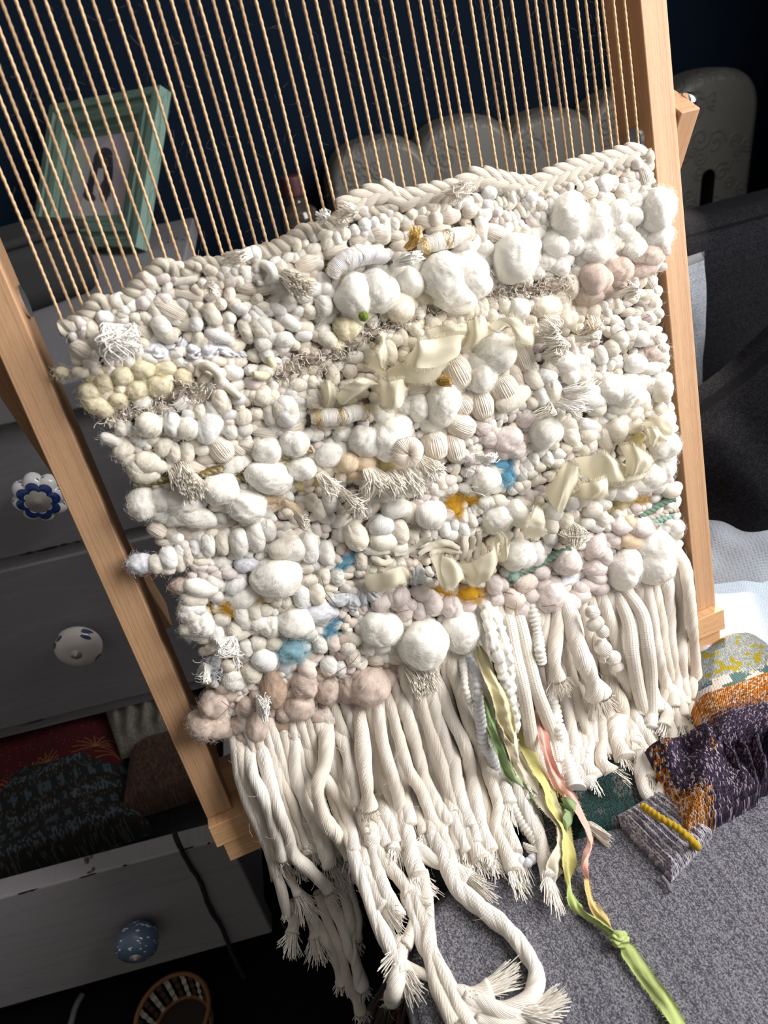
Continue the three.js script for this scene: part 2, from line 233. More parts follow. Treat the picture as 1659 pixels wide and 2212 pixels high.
// lump shapes, unit size, long axis along x
function lump(kind, seed) {
  const q = rng(seed)() * 50, f = (s, t) => {
    const th = s * TAU, ph = t * PI; let x = -Math.cos(ph), r = Math.sin(ph), k = 1;
    if (kind === 'P') {
      const y = r * Math.cos(th), z = r * Math.sin(th);
      k = 1 + 0.13 * noise(x * 1.4 + q, y * 1.4, z * 1.4) + 0.03 * noise(x * 3.4, y * 3.4 + q, z * 3.4) + 0.012 * noise(x * 9, y * 9 + q, z * 9);
      const d = x * Math.cos(q) + y * Math.sin(q) * 0.8 + 0.25 * noise(y * 2 + q, z * 2, 1) - 0.2; k -= 0.09 * Math.exp(-d * d / 0.03) * (0.5 + 0.5 * noise(x * 1.4, y * 1.4 + q, 3));
      return V(x * k, y * k, z * k);
    }
    if (kind === 'C' || kind === 'c') {                 // a spindle of cotton strands
      r = Math.pow(r, 0.72); const tw = th + x * 1.0; const strands = 0.062 * Math.pow(Math.abs(Math.sin(tw * (kind === 'c' ? 10 : 16))), 0.7) * Math.min(1, r * 1.6);
      k = 1 - 0.06 + strands + 0.06 * noise(Math.cos(th) * 1.5 + q, Math.sin(th) * 1.5, x * 1.5);
      return V(x * (1 + 0.03 * noise(tw * 3, q, 0)), r * Math.cos(th) * k, r * Math.sin(th) * k);
    }
    if (kind === 'S') {
      const y = r * Math.cos(th), z = r * Math.sin(th); const d = y * 1.2 + 0.5 * noise(x * 1.2 + q, z, 0);
      k = 1 + 0.22 * noise(x * 1.3 + q, y * 2.2, z * 2.2) - 0.16 * Math.pow(Math.abs(Math.sin(d * 5 + q)), 6); return V(x * k, y * k, z * k);
    }
    if (kind === 'L') {
      const y = r * Math.cos(th), z = r * Math.sin(th);
      k = 1 + 0.35 * noise(x * 2 + q, y * 2.4, z * 2.4) + 0.18 * noise(x * 5 + q, y * 5, z * 5); return V(x * k, y * k, z * k * 0.8);
    }
    // B: a smooth slub of roving, bent a little
    r = Math.pow(r, 0.68); k = 0.97 + 0.07 * noise(Math.cos(th) + q, Math.sin(th), x * 1.2) + 0.05 * Math.abs(Math.sin(th * 2.0 + x * 3.2 + q)) + 0.025 * noise(Math.cos(th) * 4 + q, Math.sin(th) * 4, x * 4);
    return V(x * (1 + 0.02 * noise(th, q, 1)), r * Math.cos(th) * k + 0.12 * Math.sin(q * 7) * (1 - x * x), r * Math.sin(th) * k);
  };
  const [a, b] = kind === 'c' ? [80, 12] : kind === 'C' ? [128, 16] : kind === 'B' ? [28, 16] : kind === 'P' ? [36, 26] : [30, 22];
  return surf(f, a, b, { wrapS: true });
}
const plaitShape = [0, 1, 2].map((i) => lump('c', 300 + i));
const pool = {};
for (const k of ['P', 'B', 'C', 'S', 'L']) { pool[k] = []; for (let i = 0; i < (k === 'C' ? 5 : 7); i++) pool[k].push(lump(k, 100 + i * 17 + k.charCodeAt(0))); }
const NAME = { P: 'wool_puff', B: 'wool_slub', C: 'cotton_bundle', S: 'silk_twist', L: 'linen_scrap', M: 'mohair_tuft', G: 'gauze_scrap' };
const SHAPE = { P: 'P', B: 'B', C: 'C', S: 'S', L: 'L', M: 'P', G: 'L' };
const LUMPLABEL = { Mu: 'sky blue mohair', Mu2: 'pale blue curly mohair', Mg: 'golden yellow mohair', Mg2: 'pale golden mohair', Mh: 'pale yellow mohair', Mp: 'peach mohair', Mv: 'lime green fluff', Bp: 'peach wool slub', Bp2: 'pale peach wool slub', Bn: 'mint green slub', Sl: 'white silk twist', Ss: 'silver grey silk twist', Lt: 'taupe frayed linen', Po: 'taupe brown wool puff', Pm: 'mauve beige wool puff' };
const ALL = [], hairs = [];
const hairGeo = threads([[[V(0, 0, 0), V(0.33, 0, 0.10), V(0.68, 0, 0.12), V(1, 0, 0.02)], 0.0075]]);
const Mx = new THREE.Matrix4(), Qx = new THREE.Quaternion(), Ex = new THREE.Euler();
function hairAt(p, n, len, tone, along) {               // a fine fibre that springs from p
  const d = V(rr(-1, 1), rr(-1, 1), rr(-1, 1)); d.addScaledVector(n, -d.dot(n)).normalize().addScaledVector(n, along ?? rr(0.02, 0.5)).normalize();
  const side = V().crossVectors(n, d).normalize(), up = V().crossVectors(d, side);
  hairs.push([new THREE.Matrix4().makeBasis(d.multiplyScalar(len), side.multiplyScalar(len), up.multiplyScalar(len)).setPosition(p), tone]);
}
const OVER = [];                                        // lumps past the parts limit
const countOf = {};
function lumps(kind, tone, rows) {
  for (let [u, v, w, a, b, deg] of rows) {
    if (kind === 'P' || kind === 'M') { const k = tone === 'm' || tone === 'o' ? 1.14 : 1.06; a *= k; b *= k; }
    ALL.push([u, v, a, b, deg]);
    const g = pool[SHAPE[kind]][Math.floor(R() * pool[SHAPE[kind]].length)];
    const tn = kind === 'B' && tone === 'w' ? ['w', 'w2', 'w3', 'w4'][Math.floor(R() * 4)] : tone;
    const m = new THREE.Mesh(g, toned(kind === 'M' || kind === 'G' ? (kind === 'M' ? 'P' : 'L') : kind, tn));
    m.position.set(u / 1000, v / 1000, w / 1000); m.rotation.set(kind === 'C' ? rr(-0.3, 0.3) : rr(-PI, PI), rr(-0.15, 0.15), deg * PI / 180, 'ZYX');
    const c = b * (kind === 'L' ? 0.55 : 0.92), sh = kind === 'M' ? 0.74 : 1; m.scale.set(a / 1000 * sh, b / 1000 * sh, (kind === 'C' || kind === 'L' ? c : b) / 1000 * sh); m.castShadow = m.receiveShadow = true;
    countOf[kind] = (countOf[kind] ?? 0) + 1;
    if (kind === 'B') OVER.push([m, a * b, tn]); else { const nm = NAME[kind]; web.userData.n ??= {}; const n = web.userData.n; n[nm] = (n[nm] ?? -1) + 1; m.name = n[nm] ? nm + '_' + String(n[nm]).padStart(3, '0') : nm; if (LUMPLABEL[kind + tone]) m.userData.label = LUMPLABEL[kind + tone]; web.add(m); }
    if (kind === 'L' || kind === 'G') { const l = []; for (let i = 0; i < 46; i++) { const n = V(rr(-1, 1), rr(-1, 1), rr(0.1, 1)).normalize(), p = V(n.x * a / 1000, n.y * b / 1000, n.z * b / 1800).applyAxisAngle(V(0, 0, 1), deg * PI / 180).add(m.position), P = [], d1 = V(rr(-1, 1), rr(-1, 1), rr(0, 0.8)).multiplyScalar(0.004), d2 = V(rr(-1, 1), rr(-1, 1), rr(-0.6, 0.8)).multiplyScalar(0.004); for (let k = 0; k < 6; k++) { const t = k / 5; P.push(p.clone().addScaledVector(n, 0.0035 * Math.sin(t * 2.6)).addScaledVector(d1, t).addScaledVector(d2, t * t)); } l.push([P, 0.00032]); } m.add(Object.assign(new THREE.Mesh(threads(l), kind === 'L' ? toned('T', 't2') : toned('T', 'l')), { name: 'frayed_threads' })); m.children[0].geometry.applyMatrix4(new THREE.Matrix4().compose(m.position, m.quaternion, m.scale).invert()); }
    // fibres
    const cnt = kind === 'P' ? Math.min(1100, a * b * 2.2 + 40) : kind === 'M' ? a * b * 7 + 260 : kind === 'B' ? Math.min(120, 20 + a * b * 1.0) : kind === 'L' ? a * b * 0.5 + 20 : kind === 'G' ? 40 : 3;
    m.updateMatrix();
    for (let i = 0; i < cnt; i++) {
      const n = V(rr(-1, 1), rr(-1, 1), rr(-0.35, 1)).normalize(), p = V(n.x * a / 1000, n.y * b / 1000, n.z * b / 1000 * (kind === 'L' ? 0.6 : 1)).applyAxisAngle(V(0, 0, 1), deg * PI / 180).add(m.position);
      const nn = V(n.x / a, n.y / b, n.z / b).applyAxisAngle(V(0, 0, 1), deg * PI / 180).normalize();
      hairAt(p.addScaledVector(nn, -0.0006), nn, (kind === 'M' ? rr(0.003, 0.008) : kind === 'L' ? rr(0.003, 0.008) : rr(0.003, 0.0078)), kind === 'L' ? 'c' : tone, kind === 'M' ? rr(0.0, 0.5) : rr(0.02, 0.42));
    }
  }
}
lumps('C','b',[[-158,429,8,13.3,7.4,-44],[-144,435,7,11.4,5.4,-30],[-102,430,7,8.6,5.3,-24],[-107,424,6,8.6,3.5,-15],[-224,419,8,8.2,7.3,-55],[-220,425,6,7.8,4.1,-71],[-181,420,7,8.9,5.4,-47],[-89,426,7,9.2,5.1,-5],[-53,435,8,10.4,6.8,0],[-31,438,7,10.1,5.4,4],[-11,442,7,8.1,4.8,0],[5,442,8,8.1,6.9,-5],[17,437,7,8.6,4.8,-22],[28,442,7,6.1,4.8,13],[63,440,7,9.2,6,0],[41,442,7,8,5.1,-31],[52,433,7,10.3,4.7,-9],[75,433,6,5.8,4.1,-49],[79,441,8,6.8,6.6,-13],[-69,436,6,7.3,4.3,-33],[-87,427,6,9.8,3.3,-24],[19,429,7,8.5,5.3,-3],[42,325,11,15.3,11.9,-72],[65,341,7,7.5,6.1,-51],[48,299,8,9.3,7,88],[59,297,8,9.3,6.5,-81],[8,321,8,13,7,-7],[183,432,8,8.9,6.9,-21],[198,422,7,10.6,5.9,-9],[212,424,8,7.2,7,-36],[220,433,7,7.2,5.9,-4],[223,426,7,9.5,5.9,-5],[234,431,8,10.7,7,-73],[205,433,7,6.1,5.6,-12],[171,429,7,7.1,5.8,-29],[178,419,7,6.1,5.2,-29],[99,418,8,13.1,7.2,-35],[115,418,7,6.1,5.5,4],[163,441,6,6.6,4,13],[151,434,7,6.6,4.9,-29],[197,348,7,11.1,5.6,-6],[231,347,7,8.9,6.2,-64],[228,337,7,10.1,6.3,2],[223,333,7,7.7,5.1,-15],[228,326,7,7.8,5.1,-7],[189,337,6,7.4,4.3,12],[198,333,6,7.4,4.3,2],[207,328,6,7.5,4.3,-7],[216,325,6,6.8,4.1,-15],[182,329,7,7.4,5,-32],[192,325,7,7.4,5,-24],[176,325,7,6.7,5,-32],[69,338,8,12.1,7.1,12],[102,320,9,13.5,9.5,-79],[104,312,8,9.8,8.2,-69],[-156,323,9,10.6,9.4,-70],[-167,319,7,9.4,5.5,-8],[-144,318,7,6.7,6.1,-59],[-137,319,7,9,6.1,-39],[-120,324,7,12.5,5.2,-28],[-100,322,8,10.4,7,2],[-180,316,7,11.3,5.1,-40],[-222,278,8,7.9,6.6,-53],[-210,278,6,4.8,3.7,-9],[-214,272,7,5.8,5,23],[-204,269,6,6.7,4,-31],[-195,267,6,7.9,4,-31],[-220,266,6,8,4.6,-32],[-209,264,6,4.8,3.5,1],[-201,263,6,5.9,4,-21],[-192,261,7,5.9,4.6,-21],[-174,265,7,13.9,4.6,1],[42,297,9,9.9,9.3,-72],[57,292,10,13.3,10.7,-86],[36,280,10,13.1,10.7,-36],[78,297,9,9.8,8.4,-52],[10,271,10,13.2,11.3,-88],[26,264,9,13.4,9.6,-87],[80,299,10,13.1,11.7,-70],[58,289,9,15.7,8.4,89],[93,304,8,9.9,7,-70],[105,310,8,11,7.3,-34],[-141,44,8,12,6.6,-47],[-220,165,7,8.6,4.9,-1],[-89,98,8,7.8,6.5,-24],[-74,97,7,6.6,5.3,85],[-89,96,7,9.3,5.9,-34],[-72,92,8,8.3,6.8,-53],[-56,68,10,15.4,11.3,-44]]);
lumps('B','w',[[-142,445,9,9.3,3.5,-5],[-173,442,8,1.9,1.8,-15],[-169,443,8,2.1,1.9,-15],[-165,443,8,2.1,1.9,-15],[-161,444,8,2.1,2,-15],[-155,443,9,5.1,3.1,42],[-124,441,9,4.5,3,-15],[-117,442,9,3.6,3,-77],[-112,442,9,3.6,3,-77],[-107,442,9,3.6,3,-76],[-101,442,9,3.6,3,-76],[-95,437,9,4.2,3,-14],[-91,431,9,4.2,3,-44],[-85,429,9,4.1,3,14],[-84,438,9,5.2,4,-34],[-199,438,8,2.3,2.1,-15],[-194,438,8,2.6,2.3,-15],[-190,434,9,3.6,3.1,-15],[-185,437,8,2.7,2.3,-15],[-182,430,9,4.5,3.9,-15],[-176,429,9,4.3,3.9,-15],[-168,431,9,7.4,4.5,-90],[-167,420,11,8.1,6.9,-79],[-165,413,10,7.1,6.2,-16],[-226,429,9,3.3,2.9,74],[-143,425,9,6.2,3.5,-78],[-144,415,10,5.5,5,75],[-131,418,10,8.8,6.2,-78],[-132,403,10,9.9,4.9,-36],[-122,408,9,6.3,3.2,-88],[-111,417,10,6.3,4.7,-35],[-99,412,9,5.3,3.7,-66],[-112,402,10,8,4.7,-82],[-101,399,10,8.4,6.4,-61],[-102,408,9,6.3,4.1,-76],[-90,410,9,4.7,4.1,-15],[-94,402,9,5.4,3.7,-15],[-95,391,10,6.2,5.2,-16],[-108,409,9,4.1,4.1,-15],[-76,442,9,4.8,3,4],[-66,442,9,5.1,3.4,4],[-57,442,9,4.7,3.2,4],[-47,443,9,6.3,4.3,0],[-36,444,9,5.3,4.3,14],[-28,446,9,4.7,4.3,-73],[-21,447,9,4.7,4.3,18],[-13,448,9,4.5,4.1,-72],[-5,450,10,4.9,4.7,-72],[3,450,9,4.3,4.1,-71],[10,451,9,4.5,3.7,-50],[18,445,9,4.8,4.4,77],[16,454,9,3.3,2.9,-13],[85,423,10,8,4.8,90],[-55,416,10,8.7,5.4,4],[-46,414,10,5.4,5.4,-15],[-51,403,11,8.1,6.7,85],[-63,413,10,6.4,5.8,-15],[-74,414,9,6.4,3.8,-34],[-62,402,10,5.4,4.8,-15],[-70,404,9,5,4.4,-15],[-85,409,10,7.4,4.7,-45],[-80,399,10,9.1,5.4,-45],[-98,400,10,8,6.4,-56],[-89,398,10,6.4,4.8,-35],[-87,388,11,7.5,6.4,-16],[-102,389,10,6.4,6.2,-16],[-102,380,10,6.5,5.2,-87],[-94,414,9,6.3,3.8,-25],[-55,379,10,8.7,6.4,-45],[-71,386,9,6.5,4.4,-16],[87,447,9,5.5,3.8,-48],[83,439,9,4.9,3.9,-13],[97,449,10,6.2,5.5,-13],[94,442,9,5.1,4.5,-13],[97,436,9,4,2.8,-90],[101,439,8,4.5,2.6,-78],[105,441,8,4.7,2.6,-78],[109,440,8,4.8,2.6,-78],[114,441,8,5.1,2.6,-78],[116,442,9,6.7,3.5,-83],[108,429,9,5.2,3.9,-67],[113,428,9,5,3.1,-67],[118,428,8,5.1,2.6,-78],[122,430,9,5.2,2.8,-67],[127,435,9,5.7,3.5,-67],[131,438,10,5.7,5,-13],[128,428,8,5,2.6,44],[132,430,9,4.8,2.9,33],[133,422,9,5.7,2.9,-89],[139,430,10,5.7,4.6,-38],[138,422,9,6.8,4.4,-77],[141,417,9,4.9,3.3,-66],[132,417,9,3.8,3.3,-13],[146,427,10,6.8,4.6,-88],[138,414,9,4,3.1,-13],[146,415,9,4,3.3,-13],[152,432,9,4.6,4,-13],[152,426,9,4.2,3.5,-13],[195,433,10,6,4.9,-64],[89,425,9,6.7,3.9,-88],[62,369,10,6.9,5.1,-80],[73,367,10,7.4,5.6,-80],[81,359,10,7,5.2,-70],[93,364,10,8.1,5.9,-69],[104,359,12,9.5,9.3,-15],[85,367,9,5.6,4.5,-15],[227,317,9,6.3,4.5,-15],[219,315,9,6.3,4.4,2],[206,319,10,5.7,5.1,-75],[192,318,10,7.4,5,12],[213,303,11,7.8,7.3,-16],[223,306,10,7.6,5.6,-16],[229,300,10,6.9,5.6,-85],[224,297,9,8.8,4.4,-16],[205,308,10,6.8,5.6,-16],[193,308,11,8.7,7.7,-66],[184,303,11,7.7,6.7,-67],[174,300,10,8.7,6.3,-82],[237,288,9,5.2,4.5,-16],[234,280,10,6.5,5.7,-16],[204,283,12,11.5,8.8,-16],[219,276,10,7.7,5.7,-16],[229,273,10,6.2,5.5,-16],[136,305,12,14.4,9.9,-42],[124,303,11,8.3,6.6,-16],[153,300,11,8.4,7.2,-16],[160,305,10,7.2,4.8,-16],[-200,356,12,9.6,9.4,-18],[-184,352,11,9.5,7,80],[-191,355,10,7.2,6.1,-18],[-209,353,9,6.7,3.8,79],[-214,358,9,6.3,3.3,79],[-219,360,10,6.3,4.7,88],[-228,354,10,8.3,4.8,-40],[-223,344,10,8,6.3,13],[-220,335,10,7.4,5.3,-19],[-219,328,11,8.5,7.4,79],[-210,331,12,9.7,8.7,-19],[-215,322,11,10.9,6.4,-19],[-204,325,10,6.5,5.8,-19],[-201,344,9,6.4,4.3,-18],[-209,346,9,5.3,4.3,-18],[-195,338,11,7.7,6.4,33],[-190,332,10,8.5,5.4,85],[-181,329,10,8.6,5.9,75],[-170,327,10,5.9,4.9,-18],[-175,345,12,8.7,8.5,-18],[-160,341,12,12,9.6,42],[-169,355,9,6.4,4.3,-18],[-162,355,10,5.8,4.9,81],[-144,355,10,8.5,5.8,81],[-141,345,10,6.5,4.9,-18],[-133,341,11,7.2,6.5,23],[-123,341,10,5.5,5.3,-18],[-115,351,11,7.2,7,-17],[-109,348,10,5.7,5.5,-17],[-145,334,10,6.6,5.9,81],[-135,332,10,6,5.8,-18],[-113,337,10,8.7,6,83],[-101,338,12,10.2,9.6,-17],[-132,355,10,5.7,5.2,-17],[-153,354,10,6.2,5.2,81],[-149,341,9,6.3,3.4,81],[-85,352,10,6.6,5.3,-17],[-89,341,10,6.7,5.6,-17],[-79,339,11,6.7,6.5,-17],[-93,348,10,5.3,4.7,-17],[-124,356,9,4.8,4.2,-17],[-191,253,10,10.3,6.1,76],[-179,251,10,10.8,5.7,76],[-167,247,11,12.6,8,77],[-153,247,11,12.7,8,82],[-143,249,11,9.4,6.9,82],[-195,258,9,6.8,3.5,80],[-212,256,10,6.3,4.6,80],[-201,255,10,6.6,4.8,80],[-222,254,11,9.5,7.8,79],[-232,253,11,7.8,6.7,79],[-215,249,10,10.3,4.6,80],[-208,251,10,9.2,4.6,80],[-226,246,10,7,5,-21],[-134,230,12,14.3,8.8,-5],[-116,220,12,10.8,8.3,83],[-122,207,10,7.2,6,-21],[-111,226,10,6.2,5.3,-21],[-207,222,11,14,8,-33],[-196,221,10,8.3,5.8,-53],[-198,209,10,5.9,5.2,-22],[-215,213,11,10.5,6.9,-22],[-181,212,11,9.5,7,11],[-219,207,11,10.5,7.2,-23],[-101,336,12,12.2,9.8,83],[-78,339,11,8,6.7,84],[-87,352,10,6.1,5.5,-17],[-88,343,9,5.6,4.5,-17],[-98,251,10,9.3,6.4,88],[-102,260,10,7,5.6,83],[-88,254,11,8.4,7,-87],[-36,229,12,13.5,8.4,-15],[-24,220,10,7.4,5.6,22]]);
lumps('B','w',[[-9,216,14,13.7,12.3,-10],[6,209,10,7.2,6,-20],[23,204,8,6.3,2.7,88],[27,201,8,6.4,2.7,88],[31,201,8,6.4,2.7,-87],[36,203,9,6.4,2.9,-73],[1,198,10,9.9,5.7,87],[10,197,10,7.5,5.1,87],[18,190,10,9.5,5.7,-83],[6,189,10,6.3,6.1,-21],[27,195,10,7.6,5.1,-74],[42,207,10,7.6,5.7,-20],[55,204,10,7.6,6.4,-20],[-4,205,10,7.2,6,70],[62,197,9,4.9,4.5,-20],[-76,219,13,13.2,10.7,-77],[-53,220,12,11,9.8,-20],[-54,207,12,13.6,9.9,-21],[-39,209,12,11.1,8.5,86],[-60,200,10,14.9,6.2,-21],[-43,196,11,8.8,7.4,-21],[-28,200,10,7.4,6.2,86],[-17,198,10,7.5,5.1,86],[-9,197,9,7.5,4.5,87],[-116,224,12,13.1,8.2,78],[-103,213,11,10.9,7.2,83],[-117,206,10,6.6,4.9,-21],[-111,194,10,8.7,6.1,83],[-100,189,10,7.3,6.1,84],[-123,195,10,7.2,6.1,-22],[-77,195,10,8.8,6.2,84],[-134,185,11,9.8,7.2,82],[-121,181,10,8.7,6.1,83],[-147,183,10,5.1,4.9,-22],[-133,176,10,5.9,5.2,-22],[85,289,12,17,9.4,12],[112,280,11,11.2,7.4,-84],[122,282,12,13.6,8.6,-89],[107,299,11,11.1,7.3,-51],[119,298,11,9.9,7.3,-17],[103,279,10,6.2,6,-17],[141,294,12,10,8.6,-68],[153,291,11,11.3,7.4,-88],[135,299,10,7.1,5.9,-17],[148,298,10,8.6,6,-16],[154,271,11,13.9,7.5,1],[159,264,12,11.5,8.8,-17],[185,250,11,12.9,7.7,-17],[162,256,11,9.1,7.6,-17],[176,245,10,7.1,4.6,-18],[197,241,11,10.5,7.8,11],[210,246,11,7.8,6.5,-86],[219,259,11,7.7,6.5,-86],[226,254,13,11.8,10.3,-85],[234,261,10,6.5,6.3,-17],[211,266,11,7.7,7.4,-17],[221,274,11,10.4,6.4,-17],[227,264,10,6.5,5.9,-17],[218,234,9,5.3,4.1,-18],[225,236,10,6.6,6.3,-17],[213,235,9,5.1,4.1,-18],[133,250,10,7.6,6.4,-18],[133,239,11,10.3,7.4,-69],[127,230,10,6.4,5.8,-18],[151,244,11,9.1,6.4,-26],[150,235,11,9.2,7.7,-18],[151,225,11,7.7,6.5,-88],[166,225,11,11.8,7,-88],[177,231,13,10.5,10.5,-51],[162,214,10,7.8,5.3,-18],[145,223,10,6.5,6.2,-18],[137,229,10,6.4,5.7,-18],[186,238,11,9.3,6.5,1],[108,226,10,7.6,5.7,-80],[99,221,10,6.4,5.2,-19],[116,220,10,7.7,5.2,-19],[95,230,10,6.4,5.1,-90],[120,227,10,6.9,5.8,-19],[103,233,9,5.1,4.5,-19],[90,218,10,6.4,4.9,-19],[76,210,10,5.4,4.9,-19],[71,208,9,4.9,4.4,-19],[83,210,10,5.4,4.9,-19],[228,153,11,9.8,7.6,-19],[228,114,12,8.7,8.4,-20],[222,120,10,7.3,5.9,-20],[230,106,10,6.8,6.3,-21],[218,116,10,6.8,6,-20],[70,187,13,14.1,10.2,-72],[47,206,10,6.4,5.1,-20],[54,206,9,5.2,3.9,-20],[59,203,9,3.9,3.7,-20],[63,198,9,4.4,4,-20],[104,175,11,9.4,7.8,-20],[100,165,11,10.4,7.9,-90],[98,152,11,7.9,6.7,-90],[114,162,11,9.5,7.9,-89],[123,177,11,7.9,6.6,-20],[133,176,11,6.6,6.4,-20],[143,163,11,10.1,8,-20],[156,164,10,8,6.1,-20],[136,152,11,8,6.7,-20],[146,144,10,8.1,5.5,-20],[152,151,11,8.1,6.8,-88],[163,142,9,6.8,4.2,-70],[79,142,12,12,9.2,90],[-217,217,10,8.2,5.8,-22],[-209,179,11,8.9,6.4,80],[-229,191,10,6.8,5.6,-23],[-200,189,10,7.1,5.9,-23],[-185,186,11,10.8,7.1,-86],[-183,177,10,6.9,6.2,-23],[-175,185,11,7.8,6.5,-81],[-194,176,10,8.3,6,81],[-192,169,10,9.7,4.9,-1],[-155,186,10,5.5,4.9,-22],[-148,182,10,5.5,5.4,-22],[-134,182,11,9.8,7.2,-89],[-121,181,11,9.9,7.3,83],[-166,183,10,7,5.8,-23],[-191,156,11,7.9,6.7,81],[-180,157,11,7.3,7,-24],[-180,141,13,11.5,10.4,-45],[-194,133,12,9.9,8.5,-74],[-209,146,10,6.7,5.5,-24],[-197,153,10,5.8,5.1,-24],[-168,152,11,7.3,7.1,-24],[-131,133,10,8.2,6.3,-80],[-137,147,10,7.2,6,-23],[-131,111,11,9.5,7.6,83],[-102,126,10,7.6,6.4,-23],[-110,121,11,7.6,7.3,-24],[-108,110,11,9.1,7.6,84],[-122,105,11,7.6,6.4,83],[-81,109,11,8.9,6.5,-24],[-92,114,11,8.9,6.4,84],[-93,133,10,6.6,5.1,-23],[-25,70,11,7,6.5,-24],[-33,70,10,6.7,5.4,86],[-9,66,11,9.6,6.8,-24],[-2,68,10,7,5.5,-76],[8,75,10,5.5,4.8,-24],[1,61,10,5.2,4.7,-24]]);
lumps('S','l',[[-176,404,8,8.2,6.8,-26],[-166,404,6,7.4,3.6,-10],[-158,405,6,5.4,4.2,42],[-159,390,6,9,3.5,-27],[-152,397,7,6.5,6.1,-16],[-140,394,7,8.6,6.3,4],[-130,392,7,9.4,5.7,-47],[-120,385,6,6.4,3.7,-46],[-150,393,6,9.2,4.1,-6],[110,101,8,12.5,6.9,4]]);
lumps('P','y',[[-230,390,8,7.1,6.7,-17],[-218,393,8,7.7,6.5,78],[-205,394,8,7.6,7.2,-17],[-190,395,8,8.2,6.8,-17],[-176,391,7,8.9,6.1,-17],[-228,380,8,10.8,7.2,-50],[-213,380,8,7.2,6.8,-17],[-198,382,8,8.3,7.2,-17],[-183,381,8,9.9,7.9,3],[-165,381,7,7.3,6.3,-17],[-201,376,6,5.3,4.3,-17],[-224,400,6,6.1,4.1,41],[-214,401,6,4.9,4.5,-17],[-242,408,6,4.9,3.7,-17],[-38,383,9,10,8.9,-16],[-51,375,7,9.6,6.4,-45]]);
lumps('B','c',[[-145,358,11,8.9,6.7,81],[-133,355,9,6.5,3.8,-17],[-127,352,9,4.2,4.2,-17],[-116,350,10,7,5.5,-17],[-107,350,10,5.3,4.9,-17],[-230,405,9,5.9,3.9,-27],[-58,352,10,8.8,5.6,84],[-44,351,10,6,5.6,-17],[-51,341,9,4.6,4.4,-17],[-86,352,10,6.6,6,-17],[-75,351,10,5.4,4.9,84],[-85,342,10,6.7,5.6,-17],[-77,338,10,7.8,5.6,84],[-113,354,10,6.5,5.5,82],[-120,354,10,5.3,5.3,-17],[-107,349,10,5.3,4.9,-17],[-100,344,10,5.3,4.9,-17],[-95,356,9,5.3,3.4,83],[-107,369,10,6.5,5.4,-17],[-2,363,10,5.7,5.7,-16],[4,363,10,7.9,4.6,-83],[-10,356,11,10,6.8,86],[10,358,10,5.1,4.6,-16],[15,367,10,5.7,5,87],[-26,356,10,6.7,5,86],[31,367,10,6.8,5.7,-15],[42,362,10,5.5,5.1,-16],[67,369,10,6.5,4.7,89],[75,369,10,6.9,5.1,89],[-57,332,10,6.6,5.5,-17],[117,146,11,8,6.7,-21],[125,150,10,6.5,5.2,-20],[112,145,10,6.5,5.2,-21]]);
lumps('L','t',[[-172,373,8,11.8,8.2,23],[-186,368,7,7.2,5.1,-28],[-157,367,8,11.4,7.7,-7],[-207,369,7,11.2,5.6,-2],[-219,369,6,9.1,4.5,-7],[-19,376,8,8.2,6.7,-16],[-36,368,7,9.3,5.6,13],[-4,375,7,7.2,4.8,-25],[13,376,7,9.4,4.6,3],[34,380,7,8.4,4.6,13],[-53,364,8,8.6,6.5,3],[-71,366,8,11.2,7.7,-16],[-90,366,8,11.1,6.6,3],[112,372,8,14.1,7.2,-23],[90,373,8,10.1,6.7,-15],[139,367,9,16,8.2,-15],[129,365,6,6.9,4.6,-15]]);
